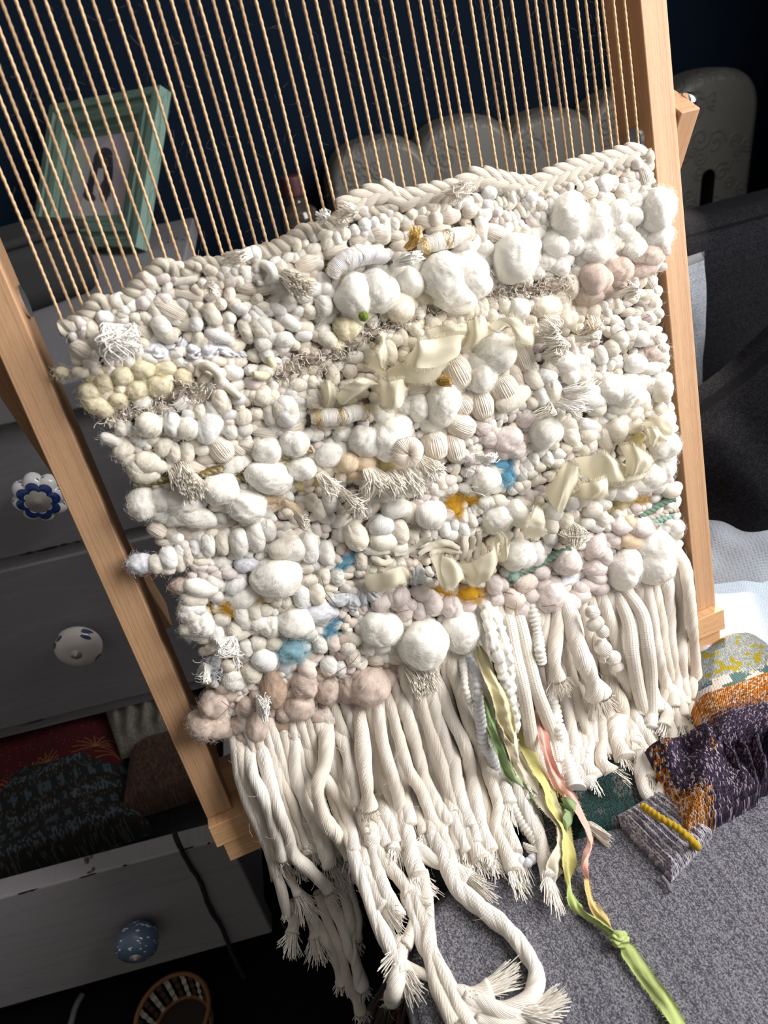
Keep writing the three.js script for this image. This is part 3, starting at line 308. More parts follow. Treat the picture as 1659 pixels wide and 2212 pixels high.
lumps('P','w',[[-26,403,12,15.7,14.5,75],[-25,391,9,9.1,8.7,75],[-9,403,12,16.4,15.3,-15],[19,402,10,12,10.9,-15],[27,412,7,8.4,6.2,-14],[13,412,8,6.8,6.6,-14],[45,399,13,17.2,16.2,76],[64,402,11,14.7,12.5,-14],[53,383,12,18.1,13.7,-15],[70,391,12,15.3,14.2,76],[6,412,6,5.5,4.5,-14],[25,308,11,14.2,13.4,-17],[19,316,7,5.5,4.8,-17],[1,313,7,7.5,6.1,-17],[160,417,12,16.1,15,77],[174,402,8,8.6,7,-14],[163,394,8,9.3,8.2,-14],[188,413,9,9.5,8.4,-13],[186,401,10,12.7,10.9,77],[181,386,10,14.3,10.9,-14],[145,399,10,11.2,10.5,-14],[132,412,7,9.3,6,-14],[125,403,9,8.2,8.2,-14],[108,397,13,18.7,17.2,76],[136,388,8,8.6,7,-14],[128,381,7,6.1,5.9,-14],[147,381,9,8.6,8.4,-14],[156,385,7,6.2,5.2,-14],[205,409,9,10.9,9.6,4],[218,403,9,10.8,8.3,-13],[208,395,9,9.7,8.5,-13],[214,387,8,9.7,7.4,-14],[217,378,9,11,9.1,-14],[241,404,12,16.7,14.4,77],[242,382,9,13.1,9.8,-14],[230,391,7,7.2,6.3,-13],[198,388,8,8.5,7.4,76],[223,414,8,9.8,7.1,-13],[196,374,7,6.5,5.4,-14],[172,379,7,9,6,-22],[184,372,7,5.1,4.9,-14],[164,372,7,6.7,6,-14],[232,413,8,8,6.9,-13],[233,399,8,8.1,7,-13],[71,419,9,10.8,8.6,-14],[86,411,8,7.7,6.6,-14],[77,331,12,17.1,15.4,-16],[64,326,10,12.6,10.3,-16],[-124,311,10,11.3,10.2,-18],[-102,310,10,11.8,10.3,-18],[-150,307,8,13.6,7.1,7],[-158,306,7,5.6,5,-19],[-128,290,11,18.8,12.5,-29],[-102,288,9,11.8,9.3,-19],[-167,294,11,13.6,12.3,-19],[-153,275,11,16.4,12.5,-35],[-198,293,10,14.5,10.2,-31],[-194,280,9,17.3,9.1,-36],[-225,301,10,12,10.3,70],[-211,300,9,10,8.9,-20],[-215,289,8,9,6.8,-20],[-140,263,7,6.9,4.9,-20],[-206,282,8,9.7,6.5,-20],[-148,208,13,20.1,15.5,-22],[-148,217,9,13.1,8.5,-21],[-139,200,9,9.7,9.7,-22],[-178,200,9,14.3,9.1,0],[-78,292,9,12.8,9.4,-8],[-66,293,7,7.2,6.4,-18],[-61,304,7,9.4,6.4,-18],[-84,310,7,6.8,4.9,-18],[-47,294,11,13.5,12.3,-18],[-28,290,13,17.5,15.8,12],[-26,308,7,10.6,6.1,-18],[-7,309,8,7,6.5,73],[3,306,9,11.8,9.5,87],[23,302,12,16.6,14.3,73],[11,289,8,10.8,7.4,-18],[57,310,8,12,7.4,-17],[-16,296,9,10.2,9.1,-18],[47,226,10,12.7,11.4,-19],[35,238,7,7.5,5,-19],[28,224,7,7.2,5.6,-19],[5,230,7,7.2,5.3,-19],[15,229,7,7.2,6,-19],[42,218,7,7.3,5.4,-19],[49,188,10,12.9,11.6,70],[-86,224,8,7.2,7.2,-21],[-130,228,10,15.4,10.7,-21],[61,315,11,14.4,12.6,73],[109,252,12,15.1,13.8,-18],[104,241,8,10.3,7.8,-18],[89,224,7,9.1,6.4,90],[84,220,7,10.3,6.2,90],[179,268,11,14,12.8,-17],[192,262,12,15.4,15.4,-17],[206,251,9,10,8.8,-17],[226,200,11,14.8,12.2,-18],[222,175,10,12.3,11,71],[207,174,11,15,12.3,-19],[227,185,9,9.7,8.4,-19],[197,170,9,16.5,9.7,-19],[180,169,9,15,9.6,-19],[165,173,8,8.3,8,-19],[217,160,8,8.5,7.2,-19],[201,90,14,25.1,18.5,69],[167,92,13,20.9,15.5,68],[196,106,11,14,12.7,-21],[52,187,10,12.9,11.6,-20],[63,148,12,15.7,14.4,-21],[-222,204,9,10.6,9.4,67],[-217,191,10,10.7,10.4,-23],[-224,182,7,11.9,5,-23],[-145,163,11,16,13.4,-23],[-166,167,9,9.8,9.8,-23],[-174,175,9,8.8,8.6,-23],[-209,132,9,11.1,9.9,-25],[-81,128,12,14.5,14.1,67],[-77,128,12,19,15.3,-23],[-45,99,16,22.1,21.3,66],[-7,95,14,18.5,18.5,-23],[-58,94,10,10.1,10.1,-24]]);
lumps('P','c',[[7,386,10,12.1,11.6,-15],[28,389,7,8.3,6.1,-24],[130,353,9,13.2,8.3,-6],[145,356,7,7.2,6.2,-77],[147,339,9,9.1,8.6,-15],[132,341,8,8.6,7.2,-15],[163,343,7,7.7,6.1,-67],[172,339,8,9.7,7.3,-77],[125,361,6,6.2,3.9,-15],[155,363,8,9.9,7.4,-88],[195,229,8,11.9,8.1,-18]]);
lumps('S','w',[[-64,390,6,6.3,3.2,-75],[-55,390,5,8.5,2.8,23]]);
lumps('P','m',[[230,369,9,13.5,8.5,-2],[224,359,8,12.6,6.9,-6],[201,365,9,13.4,9.1,-6],[200,354,7,11.1,6.4,-15],[175,364,11,13.6,12.9,-15],[170,353,9,12.3,9.8,-15],[188,352,7,7.1,5.9,-15],[223,286,8,9.1,7.4,-16],[215,287,7,6.7,5.4,-16],[-221,227,7,8.2,6.2,-22],[-213,228,7,5.6,4.9,-22],[-232,117,10,11.3,11.3,-25],[-243,100,11,15,11.9,-26],[-250,108,8,7.1,7.1,-26],[-156,102,10,12.7,10.3,82],[-166,83,10,13,11.6,-25],[-138,86,9,11.7,9.2,83],[-119,80,9,11.8,9.8,83],[-103,76,13,17.1,15.8,-25],[-84,74,8,9.4,7.9,84],[-107,86,8,10.5,7.8,-25],[-206,80,10,13.9,10.2,81],[-219,74,8,9,7.6,-26],[-219,87,8,9,7.5,-26],[-176,59,8,14.3,8,-26],[-161,54,8,8,6.8,-26],[-118,55,8,16,8.1,-26],[-155,65,8,8,7.8,-26],[-232,88,8,9.6,6.5,-26]]);
lumps('P','l',[[-243,256,8,10.1,7.8,-21],[-167,226,8,10.6,6.6,-21],[-122,162,9,13.7,8.8,-23],[-166,123,7,6.3,6,-24]]);
lumps('B','k',[[-201,237,9,5.2,4.1,-21],[-205,240,9,4.4,4,-21],[-202,230,9,4.1,3.6,-22],[-194,233,9,5.2,3.6,-21],[-210,233,9,4,3.5,-22],[-192,226,9,6.3,4.1,-22],[-183,224,10,6.7,4.9,-22],[-200,224,9,5.6,4,-22],[-53,151,12,9,8.8,10],[-33,147,11,9.6,7,-50],[-26,133,12,10.5,9,-76],[-70,151,11,9.7,7.3,-1],[-47,139,11,7.4,6.7,-22],[188,148,10,6.6,5.3,-20],[195,146,9,5.3,4.5,-20],[182,147,9,5.3,4.5,-20],[202,145,9,5.3,4,-20],[192,142,9,5.3,4,-20],[161,124,10,8,6.1,-21],[158,131,10,5.8,4.8,-21],[154,123,10,5.8,4.8,-21],[138,93,11,12.6,7,-39],[129,89,11,11.2,7,-31],[87,103,11,13.6,8.1,-22],[82,121,11,9.6,6.7,-22],[148,113,12,9.8,8.2,-88],[140,81,11,9.4,7.3,-22],[-34,146,11,9.6,7.6,-50],[-26,134,12,11.7,9,-76],[-40,131,11,9.2,7.7,86],[-52,136,11,10.4,7.6,85],[-56,151,11,10.3,7.6,-1],[-82,107,10,7.7,5.2,-24],[-94,112,10,7.4,5.7,-24],[18,104,9,6.7,4.1,88],[34,127,11,9.4,7.9,88],[41,124,11,6.9,6.4,-22],[35,119,10,6.7,5.4,-22],[34,111,11,8,6.7,-22],[68,101,11,8.3,7.8,-22],[74,92,11,7.9,6.8,-22],[116,82,12,11.2,8.3,-22],[106,80,12,9.9,9.3,-22],[120,89,11,9.3,7.5,-22],[93,106,10,7.9,6,-22]]);
lumps('M','g',[[-190,196,7,8.2,6.4,-44],[-168,199,7,8.8,5.5,68],[-205,199,5,5.2,1.6,-28],[13,212,8,9.9,8,87],[18,218,7,7.5,5.1,-20],[31,215,7,10.2,5.1,-29],[-11,139,7,9.8,5.9,-36],[10,126,8,13.3,7.9,-32],[-192,195,8,8.5,6.5,-54],[-169,199,7,8.5,5.3,81],[-206,200,5,5.2,1.4,-28]]);
lumps('M','p',[[-134,273,8,9.3,6.9,-40]]);
lumps('B','p',[[-118,260,9,10.5,4.2,-60],[-65,282,12,9.2,8.5,-19],[-52,277,11,9.8,8.1,-19],[-58,268,10,11.8,5.2,-19],[178,138,11,8.2,6.9,-45],[178,118,12,13.1,8.3,-29]]);
lumps('P','h',[[-33,270,8,8.5,7.1,-19],[-91,276,8,7,6.7,-19],[-106,275,7,7,4.7,-19],[196,214,8,10.7,6.9,0]]);
lumps('G','w',[[43,244,7,10.1,5,-9]]);
lumps('M','u',[[65,234,7,10.4,6.1,-28],[67,222,8,8.6,7.3,71],[-91,199,7,11.6,5.4,28],[-80,203,6,6.2,3.2,11],[-129,155,6,7.7,3.2,-71],[-122,145,6,6.5,3.3,-53],[-114,148,6,7.7,3.9,22],[-121,139,7,6.3,4.9,83]]);
lumps('S','s',[[-103,167,8,11.3,7.4,-12],[-95,162,8,11.3,7.2,-78],[-84,160,7,12.6,5.6,84],[-88,162,6,12.1,3.6,-87],[-74,158,8,9,7,-60],[-33,163,9,10.3,8.6,86],[-37,161,7,7.4,6.1,68]]);
lumps('P','k',[[74,255,10,13.8,11.3,-18],[79,245,9,10.2,8.9,-18],[59,260,8,7.6,7.4,-18],[67,247,8,10.1,7.5,-18],[54,273,8,9.4,7.1,-18],[95,266,8,9.6,7.2,-18],[141,278,8,10.9,7.3,-17],[171,136,9,12.4,9.8,-20],[191,127,10,13.9,11.2,-20],[141,125,10,11.1,11.1,-21],[147,130,8,8.4,6.9,-21],[109,121,11,13.6,12.3,-35],[137,104,9,12.5,9.9,-30],[-146,60,8,10.6,8,-26],[-10,121,10,10.6,10.6,-23],[6,115,8,8.9,7.2,-23],[44,88,8,7.1,6.8,-23],[86,94,12,16,14.7,68],[54,91,9,9.7,9.4,-23]]);
lumps('M','h',[[179,159,7,9.7,6.2,-1],[168,154,6,5.5,4.2,-20]]);
lumps('M','g2',[[194,156,7,9.8,5.5,-20]]);
lumps('B','n',[[212,123,9,5.9,3.5,-1],[55,128,10,6.2,5.4,-1]]);
lumps('B','p2',[[65,118,11,12.1,8,-1],[-120,130,10,8.3,6.3,-88],[-149,115,11,10.2,7.5,-81],[50,106,12,12.1,9.3,-49],[65,116,11,12.1,8,-1]]);
lumps('M','u2',[[-156,139,10,13.7,10.5,-24]]);
lumps('B','m',[[-110,128,10,7.6,5.7,-24],[-221,127,10,6.4,6.1,-25],[-218,119,10,7.3,6.2,-25],[-208,103,11,8.9,7.4,81],[-198,105,10,10.1,6.2,81],[-180,82,11,7.6,7.3,-26],[-116,117,10,6.1,5.4,-24]]);
lumps('P','o',[[-182,108,10,16.2,10.1,81],[-196,74,7,9.1,6.4,81],[-186,72,8,7.9,7.4,-26],[-207,66,7,7.4,6.2,-26]]);
lumps('M','v',[[-133,52,7,6.6,6,83]]);
lumps('G','l',[[-224,149,9,9.8,9.5,-74]]);
OVER.sort((p, q) => q[1] - p[1]);
{
  OVER.slice(0, 300).forEach(([m, , tone], i) => { m.name = i ? 'wool_slub_' + String(i).padStart(3, '0') : 'wool_slub'; if (LUMPLABEL['B' + tone]) m.userData.label = LUMPLABEL['B' + tone]; web.add(m); });
}
function copies(name, geo, mat, list, parent, cols) {
  const im = new THREE.InstancedMesh(geo, mat, list.length); list.forEach((M, i) => { im.setMatrixAt(i, M); if (cols) im.setColorAt(i, cols[i]); });
  im.name = name; im.castShadow = im.receiveShadow = true; im.userData.kind = 'stuff'; parent.add(im); return im;
}
{                                                       // the small slubs that fill every gap
  const sets = [[], []], cols = [[], []], pal = ['w', 'w', 'c', 'k', 'b'].map((k) => new THREE.Color(TONE[k])), mv = ['m', 'k', 'm', 'o', 'c'].map((k) => new THREE.Color(TONE[k]));
  OVER.slice(300).forEach(([m, , tone]) => { m.updateMatrix(); sets[0].push(m.matrix.clone()); cols[0].push(new THREE.Color(TONE[tone])); });
  for (let v = -75; v < 480; v += 7.2) for (let u = -265; u < 262; u += 7.6) {
    const x = u + rr(-3, 3), y = v + rr(-3, 3); if (!inside(x, y)) continue; let hit = false;
    for (const [a, b, ra, rb, dg] of ALL) { const dx = x - a, dy = y - b; if (dx * dx + dy * dy > ra * ra) continue; const c = Math.cos(dg * PI / 180), s = Math.sin(dg * PI / 180), p = (dx * c + dy * s) / ra, q = (-dx * s + dy * c) / rb; if (p * p + q * q < 0.5) { hit = true; break; } }
    if (hit) continue; const k = R() < 0.3 ? 1 : 0, a = rr(4.8, 7.6), b = a * rr(0.6, 0.8);
    Ex.set(rr(-3, 3), rr(-0.2, 0.2), rr(-1.2, 1.2) + (R() < 0.5 ? 1.3 : -0.3)); Qx.setFromEuler(Ex);
    sets[k].push(new THREE.Matrix4().compose(V(x / 1000, y / 1000, rr(0.0045, 0.0085)), Qx, V(a / 1000, b / 1000, b / 1000)));
    const low = y < 90 && x < -60, P = low ? mv : pal; cols[k].push(P[Math.floor(R() * P.length)]);
    for (let i = 0; i < 3; i++) hairAt(V((x + rr(-4, 4)) / 1000, (y + rr(-4, 4)) / 1000, 0.010), V(0, 0, 1), rr(0.004, 0.008), 'w');
  }
  copies('small_wool_slubs', pool.B[1], phys('#ffffff', { roughness: 0.9, bumpMap: slubBump, bumpScale: 0.0005 }), sets[0], web, cols[0]);
  copies('small_cotton_loops', pool.C[1], phys('#ffffff', { roughness: 0.85 }), sets[1], web, cols[1]);
}
// slubby yarn lying in a curve
function yarn(name, tone, pts, r) {
  pts = pts.map(mm); const q = rr(0, 50); pts.forEach((p, i) => { p.z += 0.004 * Math.sin(i * 1.7 + q); });
  const ply = name === 'cotton_yarn';
  kid(name, sweep(pts, (s) => r / 1000 * Math.pow(Math.max(0.02, Math.sin(PI * Math.min(0.97, Math.max(0.03, s)))), 0.25) * (1 + 0.16 * noise(s * 5 + q, q, 0)), { m: ply ? 24 : 16, step: 0.0018, vScale: 20, prof: ply ? (th, s, len) => 1 + 0.16 * Math.abs(Math.cos(th * 1 - s * len * 330)) - 0.08 : undefined }), toned(ply ? 'C' : 'B', tone), web);
}
// arc of thread wound round a core
function wrap(tone, pts, r) {
  pts = pts.map(mm); const q = rr(0, 50), gold = tone === 'gw';
  kid('wrapped_coil', sweep(pts, (s) => r / 1000 * Math.pow(Math.sin(PI * Math.min(0.985, Math.max(0.015, s))), 0.22) * (1 + 0.05 * noise(s * 9 + q, 0, 0)), { m: 40, step: 0.0002, prof: (th, s, len) => 1 + 0.022 * Math.sin((s * len * 1000 / 0.9 + 0.8 * noise(s * 26, Math.cos(th) * 1.2 + q, Math.sin(th) * 1.2)) * TAU) + 0.03 * noise(s * 24 + q, Math.cos(th), Math.sin(th)) }), phys(tone === 'w' ? '#ececf0' : '#f2efe8', { roughness: 0.6, sheen: 0.3 }), web, gold ? 'off-white thread wound in a fat coil with gold flecks' : 'white thread wound in a fat arched coil');
  const c = new THREE.CatmullRomCurve3(pts), list = []; const n = gold ? 30 : 8;
  for (let i = 0; i < n; i++) { const s = gold ? [0.06, 0.12, 0.5, 0.55, 0.93][i % 5] + rr(-0.04, 0.04) : rr(0, 1), p = c.getPointAt(Math.min(1, Math.max(0, s))), t = c.getTangentAt(Math.min(0.99, Math.max(0.01, s))), side = V(-t.y, t.x, 0), L = []; const k = rr(1.0, 1.06) * r / 1000; for (let j = 0; j <= 8; j++) { const a = -1.5 + j / 8 * 3; L.push(p.clone().addScaledVector(side, Math.sin(a) * k).addScaledVector(t, 0.002 * Math.sin(j + i)).add(V(0, 0, Math.cos(a) * k))); } list.push([L, 0.00016]); }
  kid('gold_thread', threads(list), goldMat, web, 'fine gold metallic thread');
}
const goldMat = std('#c9a75c', { metalness: 0.9, roughness: 0.35 }), copperMat = std('#b56a3f', { metalness: 0.9, roughness: 0.35 }), darkWire = std('#4a3a30', { roughness: 0.6 }), goldCord = std('#8a7c56', { metalness: 0.6, roughness: 0.5 });
function rope(tone, pts, r) {
  pts = pts.map(mm); const mat = tone === 'gold' ? goldCord : toned('C', { sage: 'e', mint: 'n', cotton: 'c' }[tone]);
  kid(tone === 'gold' ? 'metallic_cord' : 'twisted_cord', sweep(pts, r / 1000 * 0.95, { m: 60, step: 0.0009, turn: 420, prof: (th) => 0.82 + 0.22 * Math.abs(Math.cos(1.5 * th)) + 0.06 * Math.abs(Math.sin(7.5 * th)) }), mat, web, { gold: 'old gold metallic twisted cord', sage: 'sage green twisted cord', mint: 'mint green twisted cord', cotton: undefined }[tone]);
}
function wire(name, pts) {
  pts = pts.map(mm); pts.forEach((p, i) => { p.z += 0.006 * Math.sin(i * 2) + 0.002; });
  const c = new THREE.CatmullRomCurve3(pts).getPoints(24); kid(name === 'copper' ? 'copper_thread' : 'loose_thread', threads([[c, name === 'white' ? 0.0005 : 0.0003]]), name === 'copper' ? copperMat : name === 'white' ? toned('T', 'w') : darkWire, web, name + ' thread');
}
function skein([u, v, w], r) {                          // a coil of cotton turning round its own centre
  const f = (s, t) => { const th = s * TAU, ph = t * TAU * 0.98, k = 0.56 + 0.04 * noise(Math.cos(th) * 2, Math.sin(th) * 2, 5), R1 = 0.46, st = 0.016 * Math.sin(ph * 0.0 + th * 60); return V((R1 + (k + st) * Math.cos(ph)) * Math.cos(th), (R1 + (k + st) * Math.cos(ph)) * Math.sin(th), (k * 0.8 + st) * Math.sin(ph)); };
  const g = surf(f, 420, 22, { wrapS: true }); g.scale(r / 1000, r / 1000 * 1.05, r / 1000 * 0.8); g.rotateX(0.25); g.translate(u / 1000, v / 1000, w / 1000 - 0.004);
  kid('cotton_skein', g, toned('C', 'b'), web, 'round coil of fine beige cotton'); ALL.push([u, v, r, r, 0]);
}
function felt([u, v, w], r) {
  const g = surf((s, t) => { const th = s * TAU, ph = t * PI, x = Math.sin(ph) * Math.cos(th), y = Math.sin(ph) * Math.sin(th), z = Math.cos(ph), k = 1 + 0.1 * noise(x * 3, y * 3, z * 3) + 0.05 * noise(x * 8, y * 8, z * 8); return V(x * k * r / 1000, y * k * r / 1000, z * k * r / 1000); }, 28, 20, { wrapS: true });
  g.translate(u / 1000, v / 1000, w / 1000); kid('felt_bead', g, std('#7f9438', { roughness: 1, bumpMap: woolBump, bumpScale: 0.0005 }), web, 'small moss green felted bead');
  for (let i = 0; i < 60; i++) { const n = V(rr(-1, 1), rr(-1, 1), rr(-0.2, 1)).normalize(); hairAt(V(u / 1000, v / 1000, w / 1000).addScaledVector(n, r / 1000 * 0.97), n, rr(0.002, 0.004), 'green'); }
}
TONE.green = '#8a9c48';
// a spray of cut thread ends
function tuft(kind, tone, [p0, p1], spread, n) {
  const a = mm(p0), b = mm(p1), L = a.distanceTo(b), dir = V().subVectors(b, a).normalize(), side = V(-dir.y, dir.x, 0), list = []; spread /= 1000;
  const gold = tone === 'gold', rad = gold ? 0.00028 : kind === 'thin' ? 0.0004 : 0.00042;
  if (kind === 'pile') {                                // a brush of short cut ends facing out
    for (let i = 0; i < n * 2.6; i++) { const s = rr(0, 1), q = rr(-0.5, 0.5) * spread, base = a.clone().addScaledVector(dir, s * L).addScaledVector(side, q), h = rr(0.013, 0.018); base.z = 0.011; const lean = V(dir.x * 0.5 - side.x * q * 10 + rr(-0.3, 0.3), dir.y * 0.5 - side.y * q * 6 + rr(-0.35, 0.35), 1.5).normalize(); list.push([[base, base.clone().addScaledVector(lean, h * 0.6), base.clone().addScaledVector(lean, h * 1.2).add(V(rr(-1, 1) * 0.0015, -0.001, 0))], 0.00055]); }
  } else for (let i = 0; i < n * (kind === 'curl' ? 1.6 : 1.3); i++) {
    const q = rr(-1, 1), len = L * rr(0.55, 1.12), pts = [], lift = rr(0.2, 1), c = rr(-1, 1);
    const sp = spread * 0.5 * q; const N = kind === 'curl' ? 10 : 6;
    for (let j = 0; j <= N; j++) { const t = j / N; const fan = sp * (0.18 + 0.9 * t); const p = a.clone().addScaledVector(dir, len * t).addScaledVector(side, fan + c * 0.0035 * Math.sin(t * 4 + i)); p.z = 0.016 + lift * 0.022 * Math.sin(Math.min(1, t * 1.1) * PI * 0.75) + rr(0, 0.0012); if (kind === 'curl') { p.addScaledVector(side, 0.006 * Math.sin(t * 5 + i * 2)); p.addScaledVector(dir, -len * 0.35 * Math.max(0, t - 0.6) * (i % 2)); } pts.push(p); }
    list.push([pts, rad]);
  }
  kid(gold ? 'gold_tuft' : 'thread_tuft', threads(list), gold ? goldMat : toned('T', tone), web, gold ? 'tuft of gold metallic thread' : undefined);
}
const clothMat = phys('#fbf5e0', { roughness: 1, specularIntensity: 0.3, transmission: 0.35, thickness: 0, bumpMap: rep(weaveBump, 60, 1.4), bumpScale: 0.00025, side: THREE.DoubleSide });
// strip of cloth between two edges, gathered and frayed
function fab(a, b) {
  a = a.map(mm); b = b.map(mm); const ca = new THREE.CatmullRomCurve3(a), cb = new THREE.CatmullRomCurve3(b), q = rr(0, 50);
  const f = (s, t) => { const p = ca.getPoint(s), r = cb.getPoint(s), o = p.lerp(r, t); o.z += 0.004 * Math.sin(t * PI) * (0.6 + 0.9 * noise(s * 3 + q, 1, 0)) + 0.0016 * noise(s * 6 + q, t * 2.5, 2) + 0.0007 * Math.sin(s * 14 + q + t * 3); return o; };
  const g = surf(f, 44, 18, { us: ca.getLength(), vs: 1 });
  const list = [];
  for (const e of [0.0, 1.0]) for (let i = 0; i < 70; i++) { const s = (i + R()) / 70, p = f(s, e), o = V().subVectors(p, f(s, e ? 0.9 : 0.1)).normalize(); list.push([[p, p.clone().addScaledVector(o, 0.0013).add(V(rr(-1, 1) * 0.0004, rr(-1, 1) * 0.0004, rr(-1, 1) * 0.0004)), p.clone().addScaledVector(o, rr(0.002, 0.0034)).add(V(rr(-1, 1) * 0.001, rr(-1, 1) * 0.001, rr(-1, 1) * 0.001))], 0.00018]); }
  for (const e of [0, 1]) for (let i = 0; i < 26; i++) { const t = (i + R()) / 26, p = f(e, t), o = V().subVectors(p, f(e ? 0.95 : 0.05, t)).normalize(); list.push([[p, p.clone().addScaledVector(o, rr(0.002, 0.004)).add(V(rr(-1, 1) * 0.0008, rr(-1, 1) * 0.0008, 0))], 0.0002]); }
  const m = kid('cloth_strip', g, clothMat, web, 'torn strip of cream cotton cloth'); m.add(Object.assign(new THREE.Mesh(threads(list), toned('T', 'y')), { name: 'frayed_edge' }));
}
yarn('loop_yarn','c',[[-156,380,14],[-151,385,14],[-145,385,14],[-141,380,14],[-141,372,14],[-136,365,14],[-131,357,14]],3.8);
yarn('loop_yarn','y',[[-117,371,14],[-109,367,14],[-101,371,14],[-102,379,14]],3.7);
tuft('curl','w',[[-196,430,30],[-205,407,30]],14,90);
tuft('curl','w',[[-192,428,30],[-193,410,30]],8,40);
tuft('thin','c',[[-92,452,30],[-112,451,30]],6,46);
tuft('thin','b',[[-129,440,30],[-124,432,30]],6,40);
tuft('pile','c',[[-74,433,30],[-65,421,30]],11,90);
yarn('loop_yarn','w',[[-93,440,14],[-87,442,14],[-82,438,14],[-82,433,14],[-88,430,14],[-94,431,14]],3.4);
wrap('w',[[-40,421,14],[-34,427,14],[-24,430,14],[-14,430,14],[-3,428,14],[6,424,14]],7.2);
tuft('thin','gold',[[21,426,30],[28,439,30]],6,60);
wrap('gw',[[31,424,14],[43,425,14],[55,425,14],[66,425,14],[77,425,14]],6.9);
tuft('thin','w',[[8,419,30],[26,420,30]],6,40);
felt([-33,392,50],3.6);
tuft('thin','c',[[-26,459,30],[-25,451,30]],7,40);
tuft('thin','w',[[-37,458,30],[-39,466,30]],6,40);
tuft('thin','c',[[-11,460,30],[-25,463,30]],8,50);
tuft('curl','b',[[64,460,30],[67,449,30]],7,40);
fab([[-61,336,14],[-57,345,36],[-46,348,40],[-32,342,20]],[[-59,325,8],[-47,336,30],[-35,340,34],[-24,335,14]]);
fab([[-70,348,14],[-66,349,22],[-62,346,20],[-60,338,16]],[[-72,332,8],[-70,331,16],[-65,330,14],[-60,331,10]]);
fab([[-25,341,20],[-24,340,40],[-14,339,40],[-6,330,20]],[[-29,319,14],[-28,320,34],[-20,317,34],[-5,321,14]]);
fab([[-18,344,16],[-7,349,30],[17,352,28],[38,354,26],[51,352,16]],[[-16,336,10],[1,329,24],[18,326,22],[27,331,20],[48,342,10]]);
fab([[4,356,32],[3,364,50],[18,361,46],[36,359,44],[52,351,24]],[[-5,351,26],[-2,345,44],[15,340,40],[34,342,38],[46,343,18]]);
fab([[-15,373,16],[-19,367,32],[-27,361,34],[-32,351,18]],[[-11,370,10],[-16,358,26],[-22,348,28],[-15,338,12]]);
fab([[21,365,20],[26,368,40],[41,366,42],[60,357,22]],[[23,356,14],[33,356,34],[43,357,36],[62,347,16]]);
tuft('thin','gold',[[21,322,30],[28,326,30]],7,40);
tuft('thin','c',[[204,353,30],[191,347,30]],8,60);
wire('copper',[[184,318,20],[188,320,20],[191,322,20]],0.0);
wire('copper',[[209,322,20],[213,324,20],[217,324,20]],0.0);
tuft('thin','c',[[127,333,30],[117,346,30]],13,60);
tuft('thin','c',[[135,328,30],[118,321,30]],15,70);
tuft('thin','c',[[126,322,30],[114,315,30]],10,50);
tuft('thin','p',[[153,325,30],[162,336,30]],9,60);
tuft('thin','c',[[148,322,30],[163,324,30]],11,46);
tuft('thin','c',[[110,332,30],[128,335,30]],10,46);
fab([[51,362,20],[53,366,40],[60,366,40],[73,354,18]],[[49,341,14],[49,345,34],[60,349,34],[79,347,12]]);
fab([[72,353,18],[73,361,40],[86,358,42],[94,350,36],[115,342,18]],[[81,347,12],[83,352,34],[87,340,36],[99,332,30],[114,329,12]]);
rope('gold',[[-226,319,10],[-216,316,10],[-206,314,10],[-193,313,10]],3.1);
rope('gold',[[-177,309,11],[-164,309,11],[-151,304,11],[-136,304,11],[-122,303,11],[-106,301,11],[-90,301,11]],3.2);
rope('gold',[[-158,297,10],[-144,297,10],[-127,300,10]],2.8);
tuft('pile','c',[[-193,323,30],[-185,304,30]],16,120);
wire('copper',[[-238,253,20],[-237,248,20],[-234,246,20],[-230,248,20]],0.0);
tuft('thin','t',[[-119,255,30],[-112,249,30]],9,30);
wrap('gw',[[-84,325,14],[-73,323,14],[-62,320,14],[-49,319,14],[-39,317,14]],7.3);
skein([-19,278,30],13.1);
tuft('thin','c',[[-51,274,30],[-52,253,30]],24,110);
tuft('thin','c',[[-37,265,30],[-32,246,30]],17,80);
tuft('thin','c',[[-7,266,30],[1,250,30]],20,90);
tuft('thin','c',[[-22,263,30],[-18,242,30]],13,60);
tuft('thin','c',[[-90,282,30],[-85,264,30]],14,70);
tuft('thin','b',[[-70,256,30],[-75,240,30]],14,60);
tuft('thin','b',[[-78,262,30],[-63,248,30]],11,50);
tuft('thin','w',[[40,252,30],[55,251,30]],6,24);
wire('white',[[40,217,20],[34,223,20],[29,225,20],[28,229,20],[32,230,20],[32,227,20]],0.0);
yarn('cotton_yarn','c',[[-69,197,14],[-61,190,14],[-50,187,14]],3.1);
yarn('cotton_yarn','c',[[-69,189,14],[-59,179,14],[-48,180,14]],3.1);
yarn('cotton_yarn','c',[[-66,180,14],[-57,174,14],[-50,179,14]],3.1);
yarn('cotton_yarn','c',[[-57,194,14],[-54,186,14],[-58,179,14]],3.1);
yarn('cotton_yarn','c',[[-50,193,14],[-37,189,14],[-25,193,14],[-14,195,14]],3.3);
yarn('cotton_yarn','c',[[-29,184,14],[-13,185,14],[-2,185,14],[8,177,14]],3.4);
yarn('cotton_yarn','c',[[-19,179,14],[-10,180,14],[1,177,14],[10,172,14]],3.4);
yarn('cotton_yarn','c',[[8,165,14],[13,175,14],[18,184,14],[28,189,14]],3.4);
yarn('cotton_yarn','c',[[13,161,14],[20,170,14],[24,181,14]],3.5);
yarn('cotton_yarn','c',[[21,161,14],[28,169,14],[30,184,14]],3.5);
fab([[-78,183,14],[-66,189,32],[-50,188,32],[-40,173,16]],[[-80,166,8],[-68,169,26],[-52,169,26],[-42,161,10]]);
fab([[-19,178,18],[-18,190,42],[-10,185,42],[-2,172,36],[10,146,18]],[[-16,153,12],[-19,156,36],[-12,152,36],[-1,154,30],[10,147,12]]);
